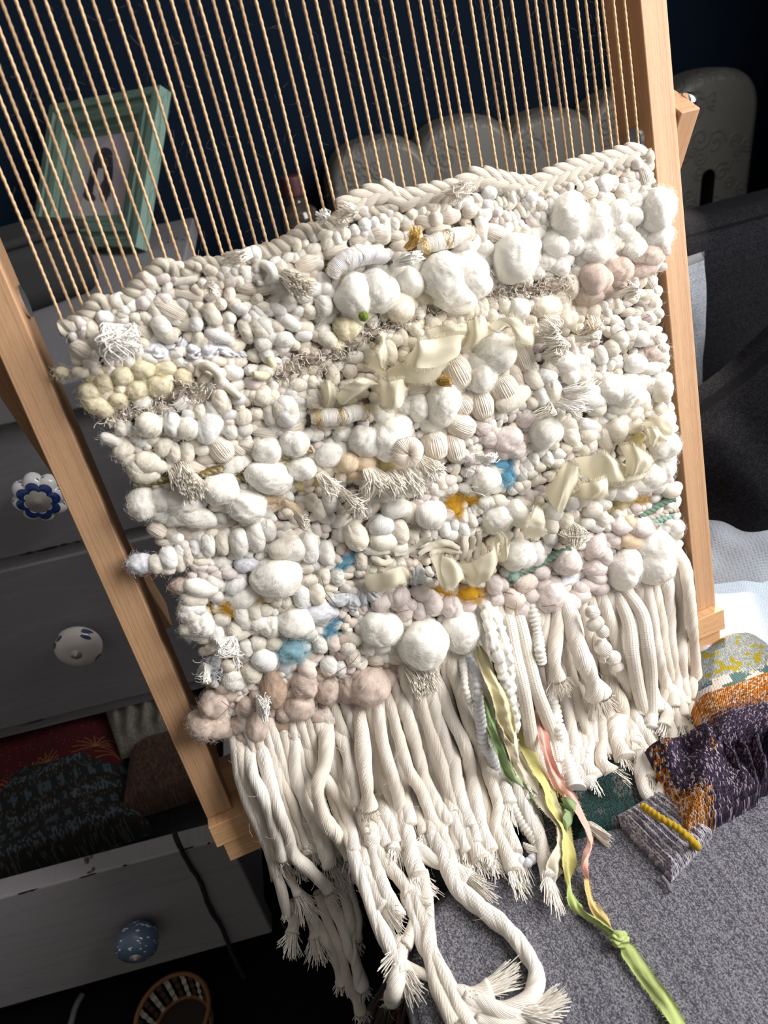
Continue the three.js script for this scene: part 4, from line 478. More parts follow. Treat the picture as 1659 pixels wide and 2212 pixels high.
fab([[4,160,14],[14,167,30],[29,173,34],[47,175,18]],[[11,134,8],[17,140,24],[30,148,28],[45,153,12]]);
fab([[44,178,20],[44,182,36],[46,172,36],[49,150,18]],[[46,170,14],[42,173,30],[40,167,30],[42,148,12]]);
tuft('thin','w',[[119,276,30],[144,262,30]],13,40);
tuft('thin','w',[[128,281,30],[155,284,30]],10,24);
tuft('thin','c',[[116,275,30],[97,271,30]],7,30);
fab([[201,232,18],[195,240,42],[206,243,42],[229,236,20]],[[208,216,12],[203,223,36],[216,219,36],[238,219,14]]);
fab([[193,226,32],[186,237,50],[196,232,48],[213,214,30]],[[197,215,26],[191,219,44],[199,217,42],[218,210,24]]);
fab([[131,220,16],[136,226,36],[145,226,42],[154,217,40],[179,195,20]],[[135,204,10],[137,202,30],[147,198,36],[162,192,34],[183,188,14]]);
fab([[175,217,18],[172,225,42],[184,215,42],[206,192,20]],[[180,188,12],[174,195,36],[184,194,36],[205,185,14]]);
fab([[117,220,18],[112,229,42],[118,223,42],[131,208,20]],[[99,199,12],[95,190,36],[101,187,36],[121,186,14]]);
fab([[126,199,24],[126,207,46],[140,205,46],[153,190,24]],[[123,187,18],[125,190,40],[134,187,40],[155,174,18]]);
fab([[159,185,14],[166,191,28],[183,189,28],[203,188,16]],[[163,177,8],[171,180,22],[186,179,22],[210,178,10]]);
fab([[87,191,20],[72,195,40],[65,186,40],[70,164,20]],[[93,184,14],[84,185,34],[83,177,34],[92,158,14]]);
rope('sage',[[190,139,11],[203,141,11],[214,143,11],[224,144,11],[231,143,11]],3.5);
rope('cotton',[[199,134,11],[212,133,11],[223,134,11],[233,130,11]],3.3);
rope('mint',[[202,129,11],[214,128,11],[227,126,11],[233,122,11]],3.4);
rope('cotton',[[189,136,11],[200,130,11],[211,123,11]],3.2);
tuft('curl','c',[[111,159,30],[118,144,30]],9,60);
rope('sage',[[51,126,11],[63,128,11],[76,129,11],[88,131,11],[100,133,11],[115,134,11]],3.6);
tuft('curl','w',[[-203,175,30],[-205,164,30]],7,40);
tuft('thin','w',[[-198,165,30],[-202,150,30]],3,12);
tuft('curl','w',[[-199,106,30],[-189,103,30]],7,50);
tuft('thin','w',[[-224,158,30],[-231,151,30]],8,40);
wire('copper',[[-140,119,20],[-136,110,20],[-128,105,20],[-118,109,20],[-111,116,20],[-103,115,20]],0.0);
wire('copper',[[-224,124,20],[-219,119,20],[-215,113,20],[-213,115,20]],0.0);
wire('dark',[[-114,199,20],[-115,188,20],[-112,176,20],[-108,164,20]],0.0);
tuft('pile','c',[[-55,84,30],[-54,63,30]],25,130);
wire('copper',[[36,108,20],[44,105,20],[52,109,20],[56,113,20]],0.0);
wire('copper',[[72,93,20],[84,93,20],[93,92,20]],0.0);
wire('copper',[[-62,142,20],[-54,144,20],[-49,138,20]],0.0);
// twisted cotton coils and the plait of the top edge
function coil(pts, r) { pts = pts.map(mm); kid('edge_coil', sweep(pts, r / 1000, { m: 80, step: 0.0009, turn: 430, vScale: 12, prof: (th) => 0.80 + 0.30 * Math.pow(Math.abs(Math.cos(th)), 0.8) + 0.07 * Math.pow(Math.abs(Math.sin(10 * th)), 0.7) }), toned('C', 'c'), web); }
function braidrow(pts, r) {
  const c = new THREE.CatmullRomCurve3(pts.map(mm)), L = c.getLength(), n = Math.round(L / (r * 0.0021));
  for (let i = 0; i < n; i++) for (const s of [-1, 1]) {
    const t = (i + (s > 0 ? 0.5 : 0) + 0.25) / (n + 0.5), p = c.getPointAt(t), d = c.getTangentAt(t), ang = Math.atan2(d.y, d.x) - s * 0.34;
    const m = kid('plait_stitch', plaitShape[i % 3], toned('C', i % 3 ? 'b' : 'c'), web); m.position.copy(p).add(V(-d.y * s * r * 0.00048, d.x * s * r * 0.00048, 0.002)); m.rotation.set(0.2 * s, 0, ang, 'ZYX'); m.scale.set(r * 0.0022, r * 0.00088, r * 0.0009);
  }
}
coil([[-233,436,6],[-226,436,6],[-214,439,6],[-202,446,6],[-194,443,6],[-183,444,6],[-172,450,6],[-161,455,6],[-152,458,6],[-142,450,6],[-132,453,6],[-122,451,6],[-113,449,6],[-104,450,6],[-94,450,6],[-85,450,6],[-75,450,6],[-62,452,6],[-50,456,6],[-40,455,6],[-30,456,6],[-19,459,6]],5.4);
coil([[-18,458,8],[6,457,8],[15,457,8],[27,457,8],[38,456,8],[52,456,8],[64,458,8],[80,457,8],[93,455,8],[108,449,8],[119,442,8],[130,441,8],[141,440,8],[155,441,8],[166,443,8],[179,443,8],[192,445,8],[204,443,8],[217,443,8],[228,444,8]],3.7);
braidrow([[-19,464,7],[-8,466,7],[5,468,7],[18,467,7],[29,460,7],[40,459,7],[53,459,7],[65,458,7],[77,459,7],[91,461,7],[102,458,7],[113,453,7],[124,449,7],[136,446,7],[149,448,7],[161,449,7],[174,450,7],[187,450,7],[199,449,7],[212,450,7],[225,450,7],[237,449,7]],5.1);
coil([[239,449,6],[241,441,6],[238,433,6],[240,423,6]],5.6);
// ---------- fringe ----------
const cordMat = [['#f2eae0'], ['#efe5d8'], ['#f3ece3']].map(([c]) => phys(c, { roughness: 0.85, sheen: 0.15, sheenColor: new THREE.Color(c), bumpMap: strandBump, bumpScale: 0.0005 }));
const braidMat = phys('#e9e2d8', { roughness: 0.85, bumpMap: rep(braidBump, 2, 34), bumpScale: 0.0016 });
const frayMat = std('#f7f1e8', { roughness: 0.8 });
let nth = 0;
function cord(pts, r, fray = 0) {
  pts = pts.map(mm); if (pts[0].y > -0.09) { const d0 = V().subVectors(pts[0], pts[1]).normalize(); pts.unshift(pts[0].clone().addScaledVector(d0, 0.016).add(V(0, 0, -0.010))); }
  const q = rr(0, 9), mat = cordMat[nth++ % 3], turn = rr(65, 115) * (r < 5 ? 1.25 : 1), plies = nth % 3 ? 1 : 2; r /= 1000;
  const s0 = rr(0, 50), g = sweep(pts, (s) => r * (1 + 0.16 * noise(s * 5 + s0, 0, 0)) * (fray && s > 0.86 ? 1 + (s - 0.86) * 2.4 : 1), { m: 54, step: 0.003, vScale: 12, turn, prof: (th, s, len) => 0.85 + (plies > 1 ? 0.20 : 0.06) * Math.pow(Math.abs(Math.cos(plies * 0.5 * th + q)), 0.7) + 0.06 * Math.pow(Math.abs(Math.sin(9 * th + noise(s * len * 30, s0, 0))), 0.6) + 0.10 * noise(Math.cos(th) * 1.5 + s0, Math.sin(th) * 1.5, s * len * 40) });
  const m = kid('fringe_cord', g, mat, web), list = [];
  // wayward fibres along the cord
  const c = new THREE.CatmullRomCurve3(pts), e = pts[pts.length - 1], d = c.getTangentAt(0.995);
  for (let i = 0; i < 10; i++) { const t = rr(0.02, 1), p = c.getPointAt(t), a = rr(0, TAU), n = V(Math.cos(a), Math.sin(a) * 0.4, Math.abs(Math.sin(a))).normalize(); hairAt(p.addScaledVector(n, r), n, rr(0.006, 0.014), 'c'); }
  const N = fray === 2 ? 84 : fray ? 60 : 26, fl = fray ? rr(0.016, 0.025) * (fray === 2 ? 1.3 : 1) : 0.006;
  const side = V(-d.y, d.x, 0).normalize();
  for (let i = 0; i < N; i++) {
    const a = rr(0, TAU), k = Math.sqrt(R()), x = Math.cos(a) * k, z = Math.sin(a) * k, len = fl * rr(0.5, 1.1), P = [], sp = fray === 2 ? 0.85 : fray ? 0.5 : 0.3, w1 = rr(-1, 1), w2 = rr(3, 7);
    for (let j = 0; j <= 5; j++) { const t = j / 5; P.push(e.clone().addScaledVector(d, -r * 0.8 + len * t).addScaledVector(side, x * (r * 0.95 + sp * t * t * 0.012) + 0.0018 * w1 * Math.sin(t * w2)).add(V(0, -0.002 * t * t, z * (r * 0.95 + sp * t * 0.005)))); }
    list.push([P, 0.00036]);
  }
  m.add(Object.assign(new THREE.Mesh(threads(list), frayMat), { name: 'frayed_tip', castShadow: true, receiveShadow: true }));
}
function rooted(pts) { pts = pts.map(mm); if (pts[0].y > -0.11) { pts[0].z -= 0.004; pts.unshift(pts[0].clone().addScaledVector(V().subVectors(pts[0], pts[1]).normalize(), 0.016).add(V(0, 0, -0.012))); } return pts; }
function braid(pts, r) { pts = rooted(pts); kid('knitted_cord', sweep(pts, r / 1000, { m: 32, step: 0.003 }), braidMat, web, 'thick cream knitted tube cord'); }
function bead(pts, r, tone) {
  pts = rooted(pts); const q = rr(0, 50), pitch = tone === 'blue' ? 0.0052 : tone === 'big' ? 0.0046 : 0.0042, grow = tone === 'big' ? (s) => 0.55 + 0.75 * s : (s) => 1 + 0.2 * noise(s * 8 + q, 0, 0);
  kid('bead_yarn', sweep(pts, (s, len) => r / 1000 * grow(s) * (0.72 + 0.42 * Math.pow(Math.abs(Math.sin(s * len / pitch * PI)), 0.7)), { m: 20, step: 0.0007, vScale: 20 }), toned('B', tone === 'blue' ? 'l' : 'w'), web, tone === 'blue' ? 'lumpy coil yarn with a faint blue tint' : 'lumpy white coil yarn');
}
function boucle(pts, r) {
  pts = rooted(pts); const q = rr(0, 50);
  kid('boucle_yarn', sweep(pts, (s, len) => r / 1000 * (0.72 + 0.4 * Math.pow(Math.abs(Math.sin(s * len / 0.010 * PI + noise(s * 20, q, 0))), 0.8)), { m: 24, step: 0.0011, prof: (th, s, len) => 0.86 + 0.2 * noise(Math.cos(th) * 1.6 + q, Math.sin(th) * 1.6, s * len * 170) }), toned('P', 'w'), web, 'white bobbled chenille yarn');
  const c = new THREE.CatmullRomCurve3(pts); for (let i = 0; i < 90; i++) { const a = rr(0, TAU), n = V(Math.cos(a), 0.2, Math.abs(Math.sin(a))).normalize(); hairAt(c.getPointAt(R()).addScaledVector(n, r / 1000), n, rr(0.004, 0.007), 'w'); }
}
const RIB = { olive: '#dcd3ac', cream: '#e6dcc8', green: '#8fa676', yellow: '#d6cf86', pink: '#eeb9ac', lime: '#b9c97d', ochre: '#e2c98a' };
const ribMat = {}; for (const k in RIB) ribMat[k] = phys(RIB[k], { roughness: 0.55, side: THREE.DoubleSide, sheen: 0.5, sheenRoughness: 0.35, sheenColor: new THREE.Color(RIB[k]), bumpMap: rep(weaveBump, 4, 200), bumpScale: 0.0001 });
function ribbon(pts, r, tone) {                         // crumpled silk ribbon
  pts = pts.map(mm); pts.forEach((p) => { p.z += 0.002; }); const c = new THREE.CatmullRomCurve3(pts), q = rr(0, 50), len = c.getLength(); r /= 690;
  const f = (s, t) => { const p = c.getPointAt(s), d = c.getTangentAt(Math.min(0.999, Math.max(0.001, s))), side = V(-d.y, d.x, 0).normalize(), tw = 0.9 * noise(s * len * 22 + q, 0, 0), x = (t - 0.5) * 2, w = r * (1 + 0.25 * noise(s * len * 30 + q, 3, 0)) * Math.min(1, 0.35 + 6 * Math.min(s, 1 - s)), fold = 0.0042 * Math.cos(x * 4.2 + 1.5 * noise(s * len * 26, q, 0)) * (0.5 + 0.5 * Math.abs(x)); return p.addScaledVector(side, x * w * Math.cos(tw)).add(V(0, 0, Math.abs(x * w * Math.sin(tw)) + fold + 0.004 + 0.0015 * noise(s * len * 160 + q, x * 2, 0))); };
  const m = kid('silk_ribbon', surf(f, Math.max(30, Math.round(len / 0.0022)), 18, { us: 1, vs: 1 }), ribMat[tone], web, { olive: 'pale olive silk ribbon', cream: 'cream silk ribbon', green: 'sage green silk ribbon', yellow: 'soft yellow silk ribbon', pink: 'pale pink silk ribbon', lime: 'lime green silk ribbon end', ochre: 'thin ochre silk ribbon' }[tone]);
  const list = []; for (const e of [0, 1]) for (let i = 0; i < len / 0.0012; i++) { const s = R(), p = f(s, e), o = V().subVectors(p, f(s, e ? 0.85 : 0.15)).normalize(); list.push([[p, p.clone().addScaledVector(o, rr(0.001, 0.0022)).add(V(rr(-1, 1) * 0.0006, rr(-1, 1) * 0.0006, rr(-1, 1) * 0.0004))], 0.00014]); }
  m.add(Object.assign(new THREE.Mesh(threads(list), ribMat[tone]), { name: 'frayed_edge' }));
}
function knot(tone, [p], a, b, deg) {
  const m = kid('cord_knot', tone === 'lime' ? pool.S[2] : pool.C[Math.floor(R() * 5)], tone === 'lime' ? ribMat.lime : cordMat[0], web); m.position.copy(mm(p)); m.rotation.set(rr(-1, 1), rr(-0.3, 0.3), deg * PI / 180, 'ZYX'); m.scale.set(a / 1000, b / 1000, b / 1000);
}
function fan([a, b]) {
  a = mm(a); b = mm(b); const L = a.distanceTo(b), d = V().subVectors(b, a).normalize(), side = V(-d.y, d.x, 0), list = [];
  for (let i = 0; i < 110; i++) { const q = rr(-1, 1), P = []; for (let j = 0; j <= 6; j++) { const t = j / 6; P.push(a.clone().addScaledVector(d, L * t * rr(0.97, 1.0) * (1 + 0.15 * Math.sin(i * 7))).addScaledVector(side, q * (0.003 + 0.010 * t) + 0.001 * Math.sin(t * 5 + i)).add(V(0, 0, 0.004 * Math.cos(i * 3)))); } list.push([P, 0.00036]); }
  kid('frayed_fan', threads(list), frayMat, web);
}
cord([[-228,77,11],[-234,42,18],[-235,14,26],[-234,-20,26],[-236,-52,26],[-237,-85,26],[-241,-119,26]],5.0,0);
cord([[-225,71,12],[-230,41,20],[-231,10,27],[-231,-22,27],[-229,-49,27]],5.1,1);
cord([[-218,65,14],[-222,48,25],[-220,28,35],[-221,4,35],[-222,-20,35],[-224,-45,35]],5.1,0);
cord([[-208,60,16],[-211,37,27],[-212,10,38],[-212,-22,38],[-214,-43,38],[-208,-61,38],[-202,-79,38],[-196,-98,38]],5.9,1);
cord([[-197,59,13],[-201,27,21],[-200,2,29],[-201,-27,29],[-202,-48,29]],4.7,0);
cord([[-180,55,14],[-189,23,23],[-189,-1,33],[-188,-26,33],[-187,-50,33],[-188,-74,33]],5.6,1);
cord([[-172,48,12],[-171,24,20],[-164,6,27],[-159,-20,27],[-159,-39,39]],5.6,0);
cord([[-152,49,18],[-162,30,31],[-175,19,44],[-178,-11,44],[-172,-40,44],[-167,-63,44]],6.9,2);
cord([[-140,40,16],[-141,20,27],[-144,1,38],[-146,-16,38]],5.7,0);
cord([[-147,-39,39],[-145,-44,61],[-149,-48,83],[-150,-52,102],[-148,-56,121],[-146,-58,131]],6.0,0);
cord([[-119,52,18],[-127,25,32],[-133,5,45],[-138,-21,45]],6.9,1);
cord([[-126,-38,29],[-125,-42,48],[-126,-46,65],[-131,-48,78]],5.6,1);
cord([[-101,54,16],[-107,23,27],[-108,-4,38],[-110,-40,42],[-114,-46,71],[-119,-50,92],[-120,-53,108]],6.5,2);
cord([[-89,51,17],[-92,20,29],[-93,-5,42],[-88,-31,42],[-88,-46,66],[-87,-51,91],[-93,-57,121]],6.2,0);
cord([[-77,49,15],[-78,8,26],[-80,-24,36],[-78,-43,49],[-76,-49,76]],5.8,0);
cord([[-65,47,13],[-64,13,22],[-65,-21,31],[-66,-42,43],[-68,-47,67]],5.4,0);
cord([[-164,40,11],[-164,6,18],[-165,-31,26],[-164,-42,53],[-165,-49,85]],5.2,0);
cord([[-115,28,11],[-116,-13,17],[-116,-40,37],[-118,-48,75]],5.4,0);
cord([[-221,-127,13],[-220,-152,21],[-216,-176,29],[-216,-210,29],[-218,-228,29]],5.2,1);
cord([[-209,-122,13],[-209,-158,22],[-207,-180,31],[-212,-235,31],[-210,-257,31],[-211,-275,31]],5.2,1);
cord([[-202,-128,14],[-198,-152,23],[-198,-180,33],[-198,-210,33],[-201,-240,33]],5.3,1);
cord([[-178,-107,11],[-179,-140,17],[-182,-162,24],[-190,-187,24]],5.2,1);
cord([[-183,-99,11],[-186,-134,18],[-188,-156,26],[-194,-185,26]],5.2,1);
cord([[-164,-48,83],[-165,-55,114],[-163,-60,136],[-160,-64,156],[-158,-67,170]],5.7,1);
cord([[-232,-120,11],[-238,-137,18],[-243,-142,26]],5.2,2);
cord([[-220,-140,11],[-224,-154,18],[-226,-161,26]],5.3,2);
cord([[-161,-66,166],[-168,-68,175],[-176,-284,27]],5.7,2);
cord([[-137,-62,138],[-144,-63,146],[-151,-64,151]],5.1,2);
cord([[-121,-59,126],[-130,-63,150],[-136,-67,171],[-139,-71,186],[-138,-74,202],[-137,-76,214]],6.0,0);
cord([[-135,-61,138],[-136,-66,161],[-133,-68,172]],5.6,0);
cord([[-229,-68,13],[-227,-82,21],[-224,-97,29]],4.6,2);
cord([[-141,-49,83],[-135,-53,101],[-132,-56,118]],5.8,2);
cord([[-193,-48,11],[-190,-64,18],[-185,-81,26]],5.0,2);
cord([[-158,-51,93],[-156,-55,111],[-155,-56,119]],5.8,2);
knot('b',[[-145,-38,44]],7.2,5.7,-70);
knot('b',[[-145,-42,62]],8.8,6.8,-80);
knot('b',[[-145,-40,53]],7.2,5.1,-40);
cord([[-59,66,15],[-62,26,26],[-61,-13,36],[-63,-44,57],[-66,-53,99],[-66,-57,116]],6.2,1);
cord([[-51,55,16],[-52,16,27],[-51,-17,38],[-58,-45,60],[-59,-51,88],[-62,-54,104]],6.2,1);
cord([[-41,51,16],[-40,21,28],[-37,-1,40],[-37,-40,40],[-48,-48,74],[-54,-53,95],[-55,-57,114]],6.3,1);
cord([[-24,69,15],[-25,33,26],[-26,10,36],[-21,-29,36],[-25,-46,60],[-30,-50,80],[-41,-53,96],[-44,-58,119],[-46,-62,135]],5.8,1);
cord([[-15,64,13],[-14,34,22],[-17,8,31],[-15,-36,31],[-21,-46,56]],5.8,0);
cord([[-57,52,12],[-58,-1,20],[-62,-41,37],[-72,-50,81],[-73,-55,106]],5.8,1);
cord([[-11,42,11],[-14,-10,17],[-22,-45,49],[-32,-54,96],[-36,-60,122]],5.5,1);
cord([[8,-38,15],[-4,-48,64],[-10,-56,101],[-13,-60,123]],5.8,0);
bead([[-8,67,18],[-7,60,31],[-13,51,44],[-16,33,44],[-18,11,44],[-20,-9,44],[-15,-26,44],[-14,-46,47],[-22,-50,70],[-33,-54,88],[-39,-58,109],[-38,-61,125],[-31,-63,132],[-23,-63,129]],4.2,'blue');
bead([[-12,70,16],[-17,64,28],[-23,54,40],[-22,37,40]],3.3,'white');
bead([[-11,-16,16],[-8,-36,28],[-8,-47,52],[-16,-52,75],[-17,-55,90],[-17,-58,105],[-16,-60,116],[-18,-63,128]],4.4,'white');
boucle([[21,109,18],[15,98,31],[12,79,44],[13,59,44],[15,39,44],[15,14,44],[13,-8,44]],6.2);
boucle([[29,104,17],[25,89,29],[22,78,42],[21,58,42],[20,35,42],[21,5,42]],5.4);
braid([[40,89,18],[33,62,31],[29,36,44],[28,-1,44],[27,-35,44],[27,-44,48]],6.7);
braid([[50,85,18],[45,57,31],[41,30,44],[46,-5,44],[50,-37,44],[42,-48,64]],6.7);
bead([[66,94,16],[61,68,27],[55,61,38],[54,46,38]],4.6,'white');
bead([[64,-1,18],[61,-12,32],[55,-21,45],[57,-45,47],[49,-50,70],[40,-54,94]],6.6,'big');
cord([[79,82,12],[70,60,20],[59,37,27]],5.9,0);
cord([[90,80,16],[78,60,28],[66,45,40],[66,25,40]],7.2,2);
cord([[98,79,18],[95,57,31],[93,37,44],[99,10,44],[103,-9,44]],7.7,2);
cord([[84,21,13],[80,-11,21],[76,-39,29]],7.0,0);
cord([[91,6,14],[88,-15,23],[84,-38,33]],6.6,1);
cord([[99,-12,12],[88,-43,31],[69,-50,68]],6.3,0);
cord([[107,-37,13],[83,-47,53],[62,-52,78],[60,-54,90]],6.8,1);
cord([[109,-42,28],[94,-48,58],[77,-52,79],[78,-55,92]],6.9,1);
cord([[71,-40,23],[60,-48,60],[52,-53,86],[58,-55,95]],6.8,0);
knot('b',[[112,79,40]],7.4,6.2,-30);
knot('b',[[113,66,40]],8.7,6.2,20);
knot('b',[[119,55,40]],7.5,6.3,-60);
knot('b',[[117,37,40]],8.9,7.6,-50);
knot('b',[[126,22,40]],8.2,6.9,-20);
knot('b',[[128,11,40]],7.7,5.9,0);
cord([[126,38,16],[123,29,28],[118,22,40]],7.1,0);
cord([[130,-10,16],[126,-19,28],[127,-31,40],[125,-44,42],[110,-46,52],[101,-49,70],[97,-53,88]],8.1,1);
cord([[141,62,14],[140,28,25],[137,-2,35],[142,-40,35],[133,-50,59],[129,-56,86],[120,-60,109],[109,-63,124],[96,-64,130],[93,-62,122],[101,-59,104],[116,-55,82]],5.7,0);
braid([[157,63,18],[153,43,32],[144,22,45],[145,-17,45],[146,-47,49]],6.6);
braid([[165,67,19],[167,50,33],[160,26,47],[159,-13,47],[150,-48,54],[140,-51,65]],6.6);
cord([[188,62,15],[183,40,26],[177,6,36],[181,-30,36],[179,-49,48],[171,-53,68],[164,-55,81]],5.8,1);
cord([[196,58,14],[193,25,25],[186,-5,35],[190,-47,37],[178,-52,62]],5.8,0);
cord([[210,59,15],[202,27,26],[193,-1,36],[194,-36,36],[184,-50,55],[175,-54,72]],5.8,0);
cord([[222,56,15],[216,13,26],[203,-10,36],[202,-47,38],[186,-52,61]],5.8,0);
cord([[232,69,16],[225,58,27],[217,21,38],[218,-11,38],[211,-49,43],[188,-53,67],[180,-55,77]],5.8,1);
cord([[164,-47,42],[165,-51,58],[150,-53,72]],6.2,1);
cord([[153,-56,82],[141,-59,98],[136,-61,107]],5.9,1);
cord([[171,-56,82],[170,-59,98],[170,-60,103]],6.4,1);
cord([[179,51,11],[173,-2,18],[175,-43,26]],5.3,0);
cord([[201,58,11],[201,-3,18],[199,-45,26]],5.3,0);
cord([[115,-49,56],[112,-53,74],[110,-55,85]],6.1,1);
cord([[117,-57,91],[109,-59,104],[106,-61,112]],5.8,1);
cord([[136,-12,12],[135,-45,35],[120,-52,71]],5.9,0);
cord([[65,20,11],[62,-17,18],[52,-46,48],[40,-52,79]],5.7,0);
cord([[28,-29,11],[19,-44,44],[7,-53,90]],6.2,0);
cord([[-13,-60,123],[-19,-63,139],[-23,-66,152]],6.2,2);
cord([[167,39,11],[164,-9,18],[157,-47,41]],5.3,0);
ribbon([[2,83,22],[0,62,39],[-1,48,56],[1,19,56],[2,-4,56]],5.0,'olive');
ribbon([[14,21,23],[7,7,40],[0,-8,58],[5,-38,58],[6,-45,79]],5.6,'cream');
ribbon([[-4,29,22],[-9,10,39],[-10,-8,56],[-4,-41,60],[0,-47,85]],3.9,'green');
ribbon([[9,-45,76],[9,-49,94],[7,-53,115],[-2,-57,133],[-14,-59,144],[-20,-68,148]],7.4,'cream');
ribbon([[23,-18,23],[23,-33,40],[20,-43,67],[14,-49,94],[10,-53,115],[0,-58,137],[-11,-69,155]],5.8,'yellow');
ribbon([[20,-50,97],[22,-51,106],[18,-53,113],[10,-54,119]],5.7,'green');
ribbon([[43,-9,23],[38,-18,40],[31,-30,58],[28,-46,79],[30,-50,96],[28,-54,118],[22,-58,135],[8,-61,151],[5,-70,157]],4.4,'pink');
ribbon([[-9,-69,152],[-14,-71,164],[-15,-74,175],[-6,-77,192],[1,-81,209]],3.0,'lime');
ribbon([[1,-81,209],[2,-86,232],[4,-91,255],[3,-95,274]],4.3,'lime');
ribbon([[5,-70,157],[-1,-73,169],[-3,-75,179],[-1,-79,197]],3.0,'ochre');
knot('lime',[[0,-78,213]],8.6,5.9,-40);
cord([[-93,-53,99],[-94,-59,127],[-88,-62,142],[-79,-66,159],[-71,-70,177],[-68,-73,194],[-68,-76,209],[-78,-78,219],[-89,-79,222],[-101,-78,221],[-111,-76,213],[-118,-75,206],[-123,-73,201]],6.4,0);
cord([[-121,-74,201],[-111,-75,203],[-103,-75,203]],6.0,2);
cord([[-129,-59,130],[-133,-66,166],[-131,-70,184],[-129,-75,211],[-127,-78,222]],6.5,0);
cord([[-125,-77,209],[-103,-79,217],[-92,-81,225]],5.1,2);
cord([[-105,-81,227],[-87,-82,228],[-78,-82,228]],5.3,2);
cord([[-154,-68,165],[-141,-71,178],[-124,-75,199]],4.3,1);
cord([[-102,-54,99],[-87,-57,114],[-82,-60,125]],5.5,2);
fan([[30,-61,121],[38,-66,141]]);
fan([[-27,-60,120],[-14,-64,139]]);
cord([[-214,94,11],[-216,48,18],[-217,1,26],[-220,-57,26]],4.2,0);
cord([[-207,88,11],[-210,41,18],[-209,-10,25],[-213,-70,25]],5.0,1);
cord([[-200,83,11],[-202,41,18],[-206,-1,26],[-205,-57,26]],4.7,0);
cord([[-194,78,11],[-196,37,18],[-196,-6,25],[-198,-59,25]],5.1,1);
cord([[-186,73,11],[-190,33,17],[-189,-11,24],[-193,-62,24]],5.1,1);
cord([[-178,71,11],[-180,26,17],[-181,-20,24],[-182,-77,24]],4.3,1);
cord([[-170,68,11],[-171,24,17],[-176,-20,24],[-175,-77,24]],4.8,0);
cord([[-162,66,10],[-167,16,16],[-165,-37,25],[-170,-102,22]],4.8,1);
cord([[-155,64,11],[-156,20,18],[-157,-27,26],[-162,-45,63]],4.8,1);
cord([[-146,63,11],[-151,12,18],[-151,-38,31],[-157,-49,81]],4.8,1);
cord([[-137,62,11],[-137,17,18],[-143,-26,25],[-142,-45,63]],5.2,1);
cord([[-127,62,11],[-129,15,18],[-134,-32,25],[-134,-47,70]],4.8,1);
cord([[-117,61,10],[-121,14,16],[-123,-36,22],[-126,-47,72]],4.9,1);
cord([[-108,63,11],[-110,11,18],[-113,-39,28],[-119,-49,80]],4.9,1);
cord([[-97,65,11],[-98,19,17],[-99,-28,24],[-109,-45,62]],5.3,1);
cord([[-88,67,10],[-89,15,16],[-94,-37,22],[-100,-49,73]],4.5,1);
cord([[-79,69,10],[-83,17,16],[-86,-38,22],[-93,-49,76]],4.5,1);
cord([[-69,73,11],[-69,12,18],[-73,-41,37],[-89,-53,93]],4.9,1);
cord([[-59,75,11],[-59,10,17],[-68,-42,39],[-78,-55,100]],4.9,1);
cord([[-48,77,11],[-52,14,18],[-58,-41,36],[-71,-54,97]],4.9,1);
cord([[-39,78,11],[-44,21,18],[-45,-40,28],[-61,-52,87]],5.3,1);
cord([[-29,80,11],[-35,11,18],[-40,-44,47],[-55,-57,112]],4.9,1);
cord([[-18,82,11],[-18,12,18],[-30,-44,41],[-47,-57,105]],4.5,1);
cord([[-7,82,10],[-12,14,17],[-16,-44,42],[-38,-56,105]],5.0,0);
cord([[5,90,10],[3,28,16],[-1,-37,22],[-20,-51,81]],5.4,1);
cord([[15,97,10],[10,41,16],[9,-18,22],[-5,-48,63]],4.9,1);
cord([[27,106,10],[23,38,16],[21,-34,22],[0,-53,86]],5.3,1);
cord([[35,104,10],[35,36,16],[28,-34,22],[5,-52,84]],5.4,0);
cord([[44,103,11],[39,42,17],[39,-25,24],[20,-51,74]],5.0,1);
cord([[52,101,11],[50,42,18],[49,-21,26],[29,-51,69]],4.6,1);
cord([[61,99,10],[59,36,16],[57,-30,22],[32,-51,75]],5.4,1);
cord([[70,96,11],[70,29,18],[64,-40,26],[35,-55,89]],5.0,1);
cord([[80,92,11],[76,39,18],[77,-17,26],[62,-49,60]],5.1,1);
cord([[89,88,10],[88,27,16],[87,-37,22],[59,-52,78]],5.5,1);
cord([[97,84,11],[91,38,18],[89,-12,26],[81,-48,52]],4.7,0);
cord([[108,79,10],[108,25,16],[102,-29,22],[83,-52,66]],4.7,1);
cord([[118,74,10],[118,18,16],[110,-38,22],[88,-53,76]],5.2,0);
cord([[129,70,10],[126,27,17],[126,-18,23],[110,-47,45]],5.2,1);
cord([[139,65,10],[136,15,16],[133,-37,22],[108,-51,68]],5.6,1);
cord([[149,65,10],[149,12,17],[141,-41,23],[115,-53,76]],5.7,1);
cord([[161,65,11],[159,23,18],[157,-21,26],[140,-48,50]],5.7,1);
cord([[170,65,11],[167,16,18],[167,-37,25],[140,-53,69]],5.3,1);
cord([[182,65,11],[181,19,17],[174,-24,24],[158,-50,54]],5.3,1);
cord([[193,65,11],[190,23,18],[188,-21,25],[172,-50,48]],4.9,0);
cord([[206,68,10],[207,18,16],[201,-30,22],[175,-51,58]],5.3,1);
cord([[219,71,11],[213,24,17],[210,-24,24],[192,-52,56]],4.9,1);
cord([[231,73,10],[230,22,16],[223,-28,22],[197,-52,59]],5.3,1);
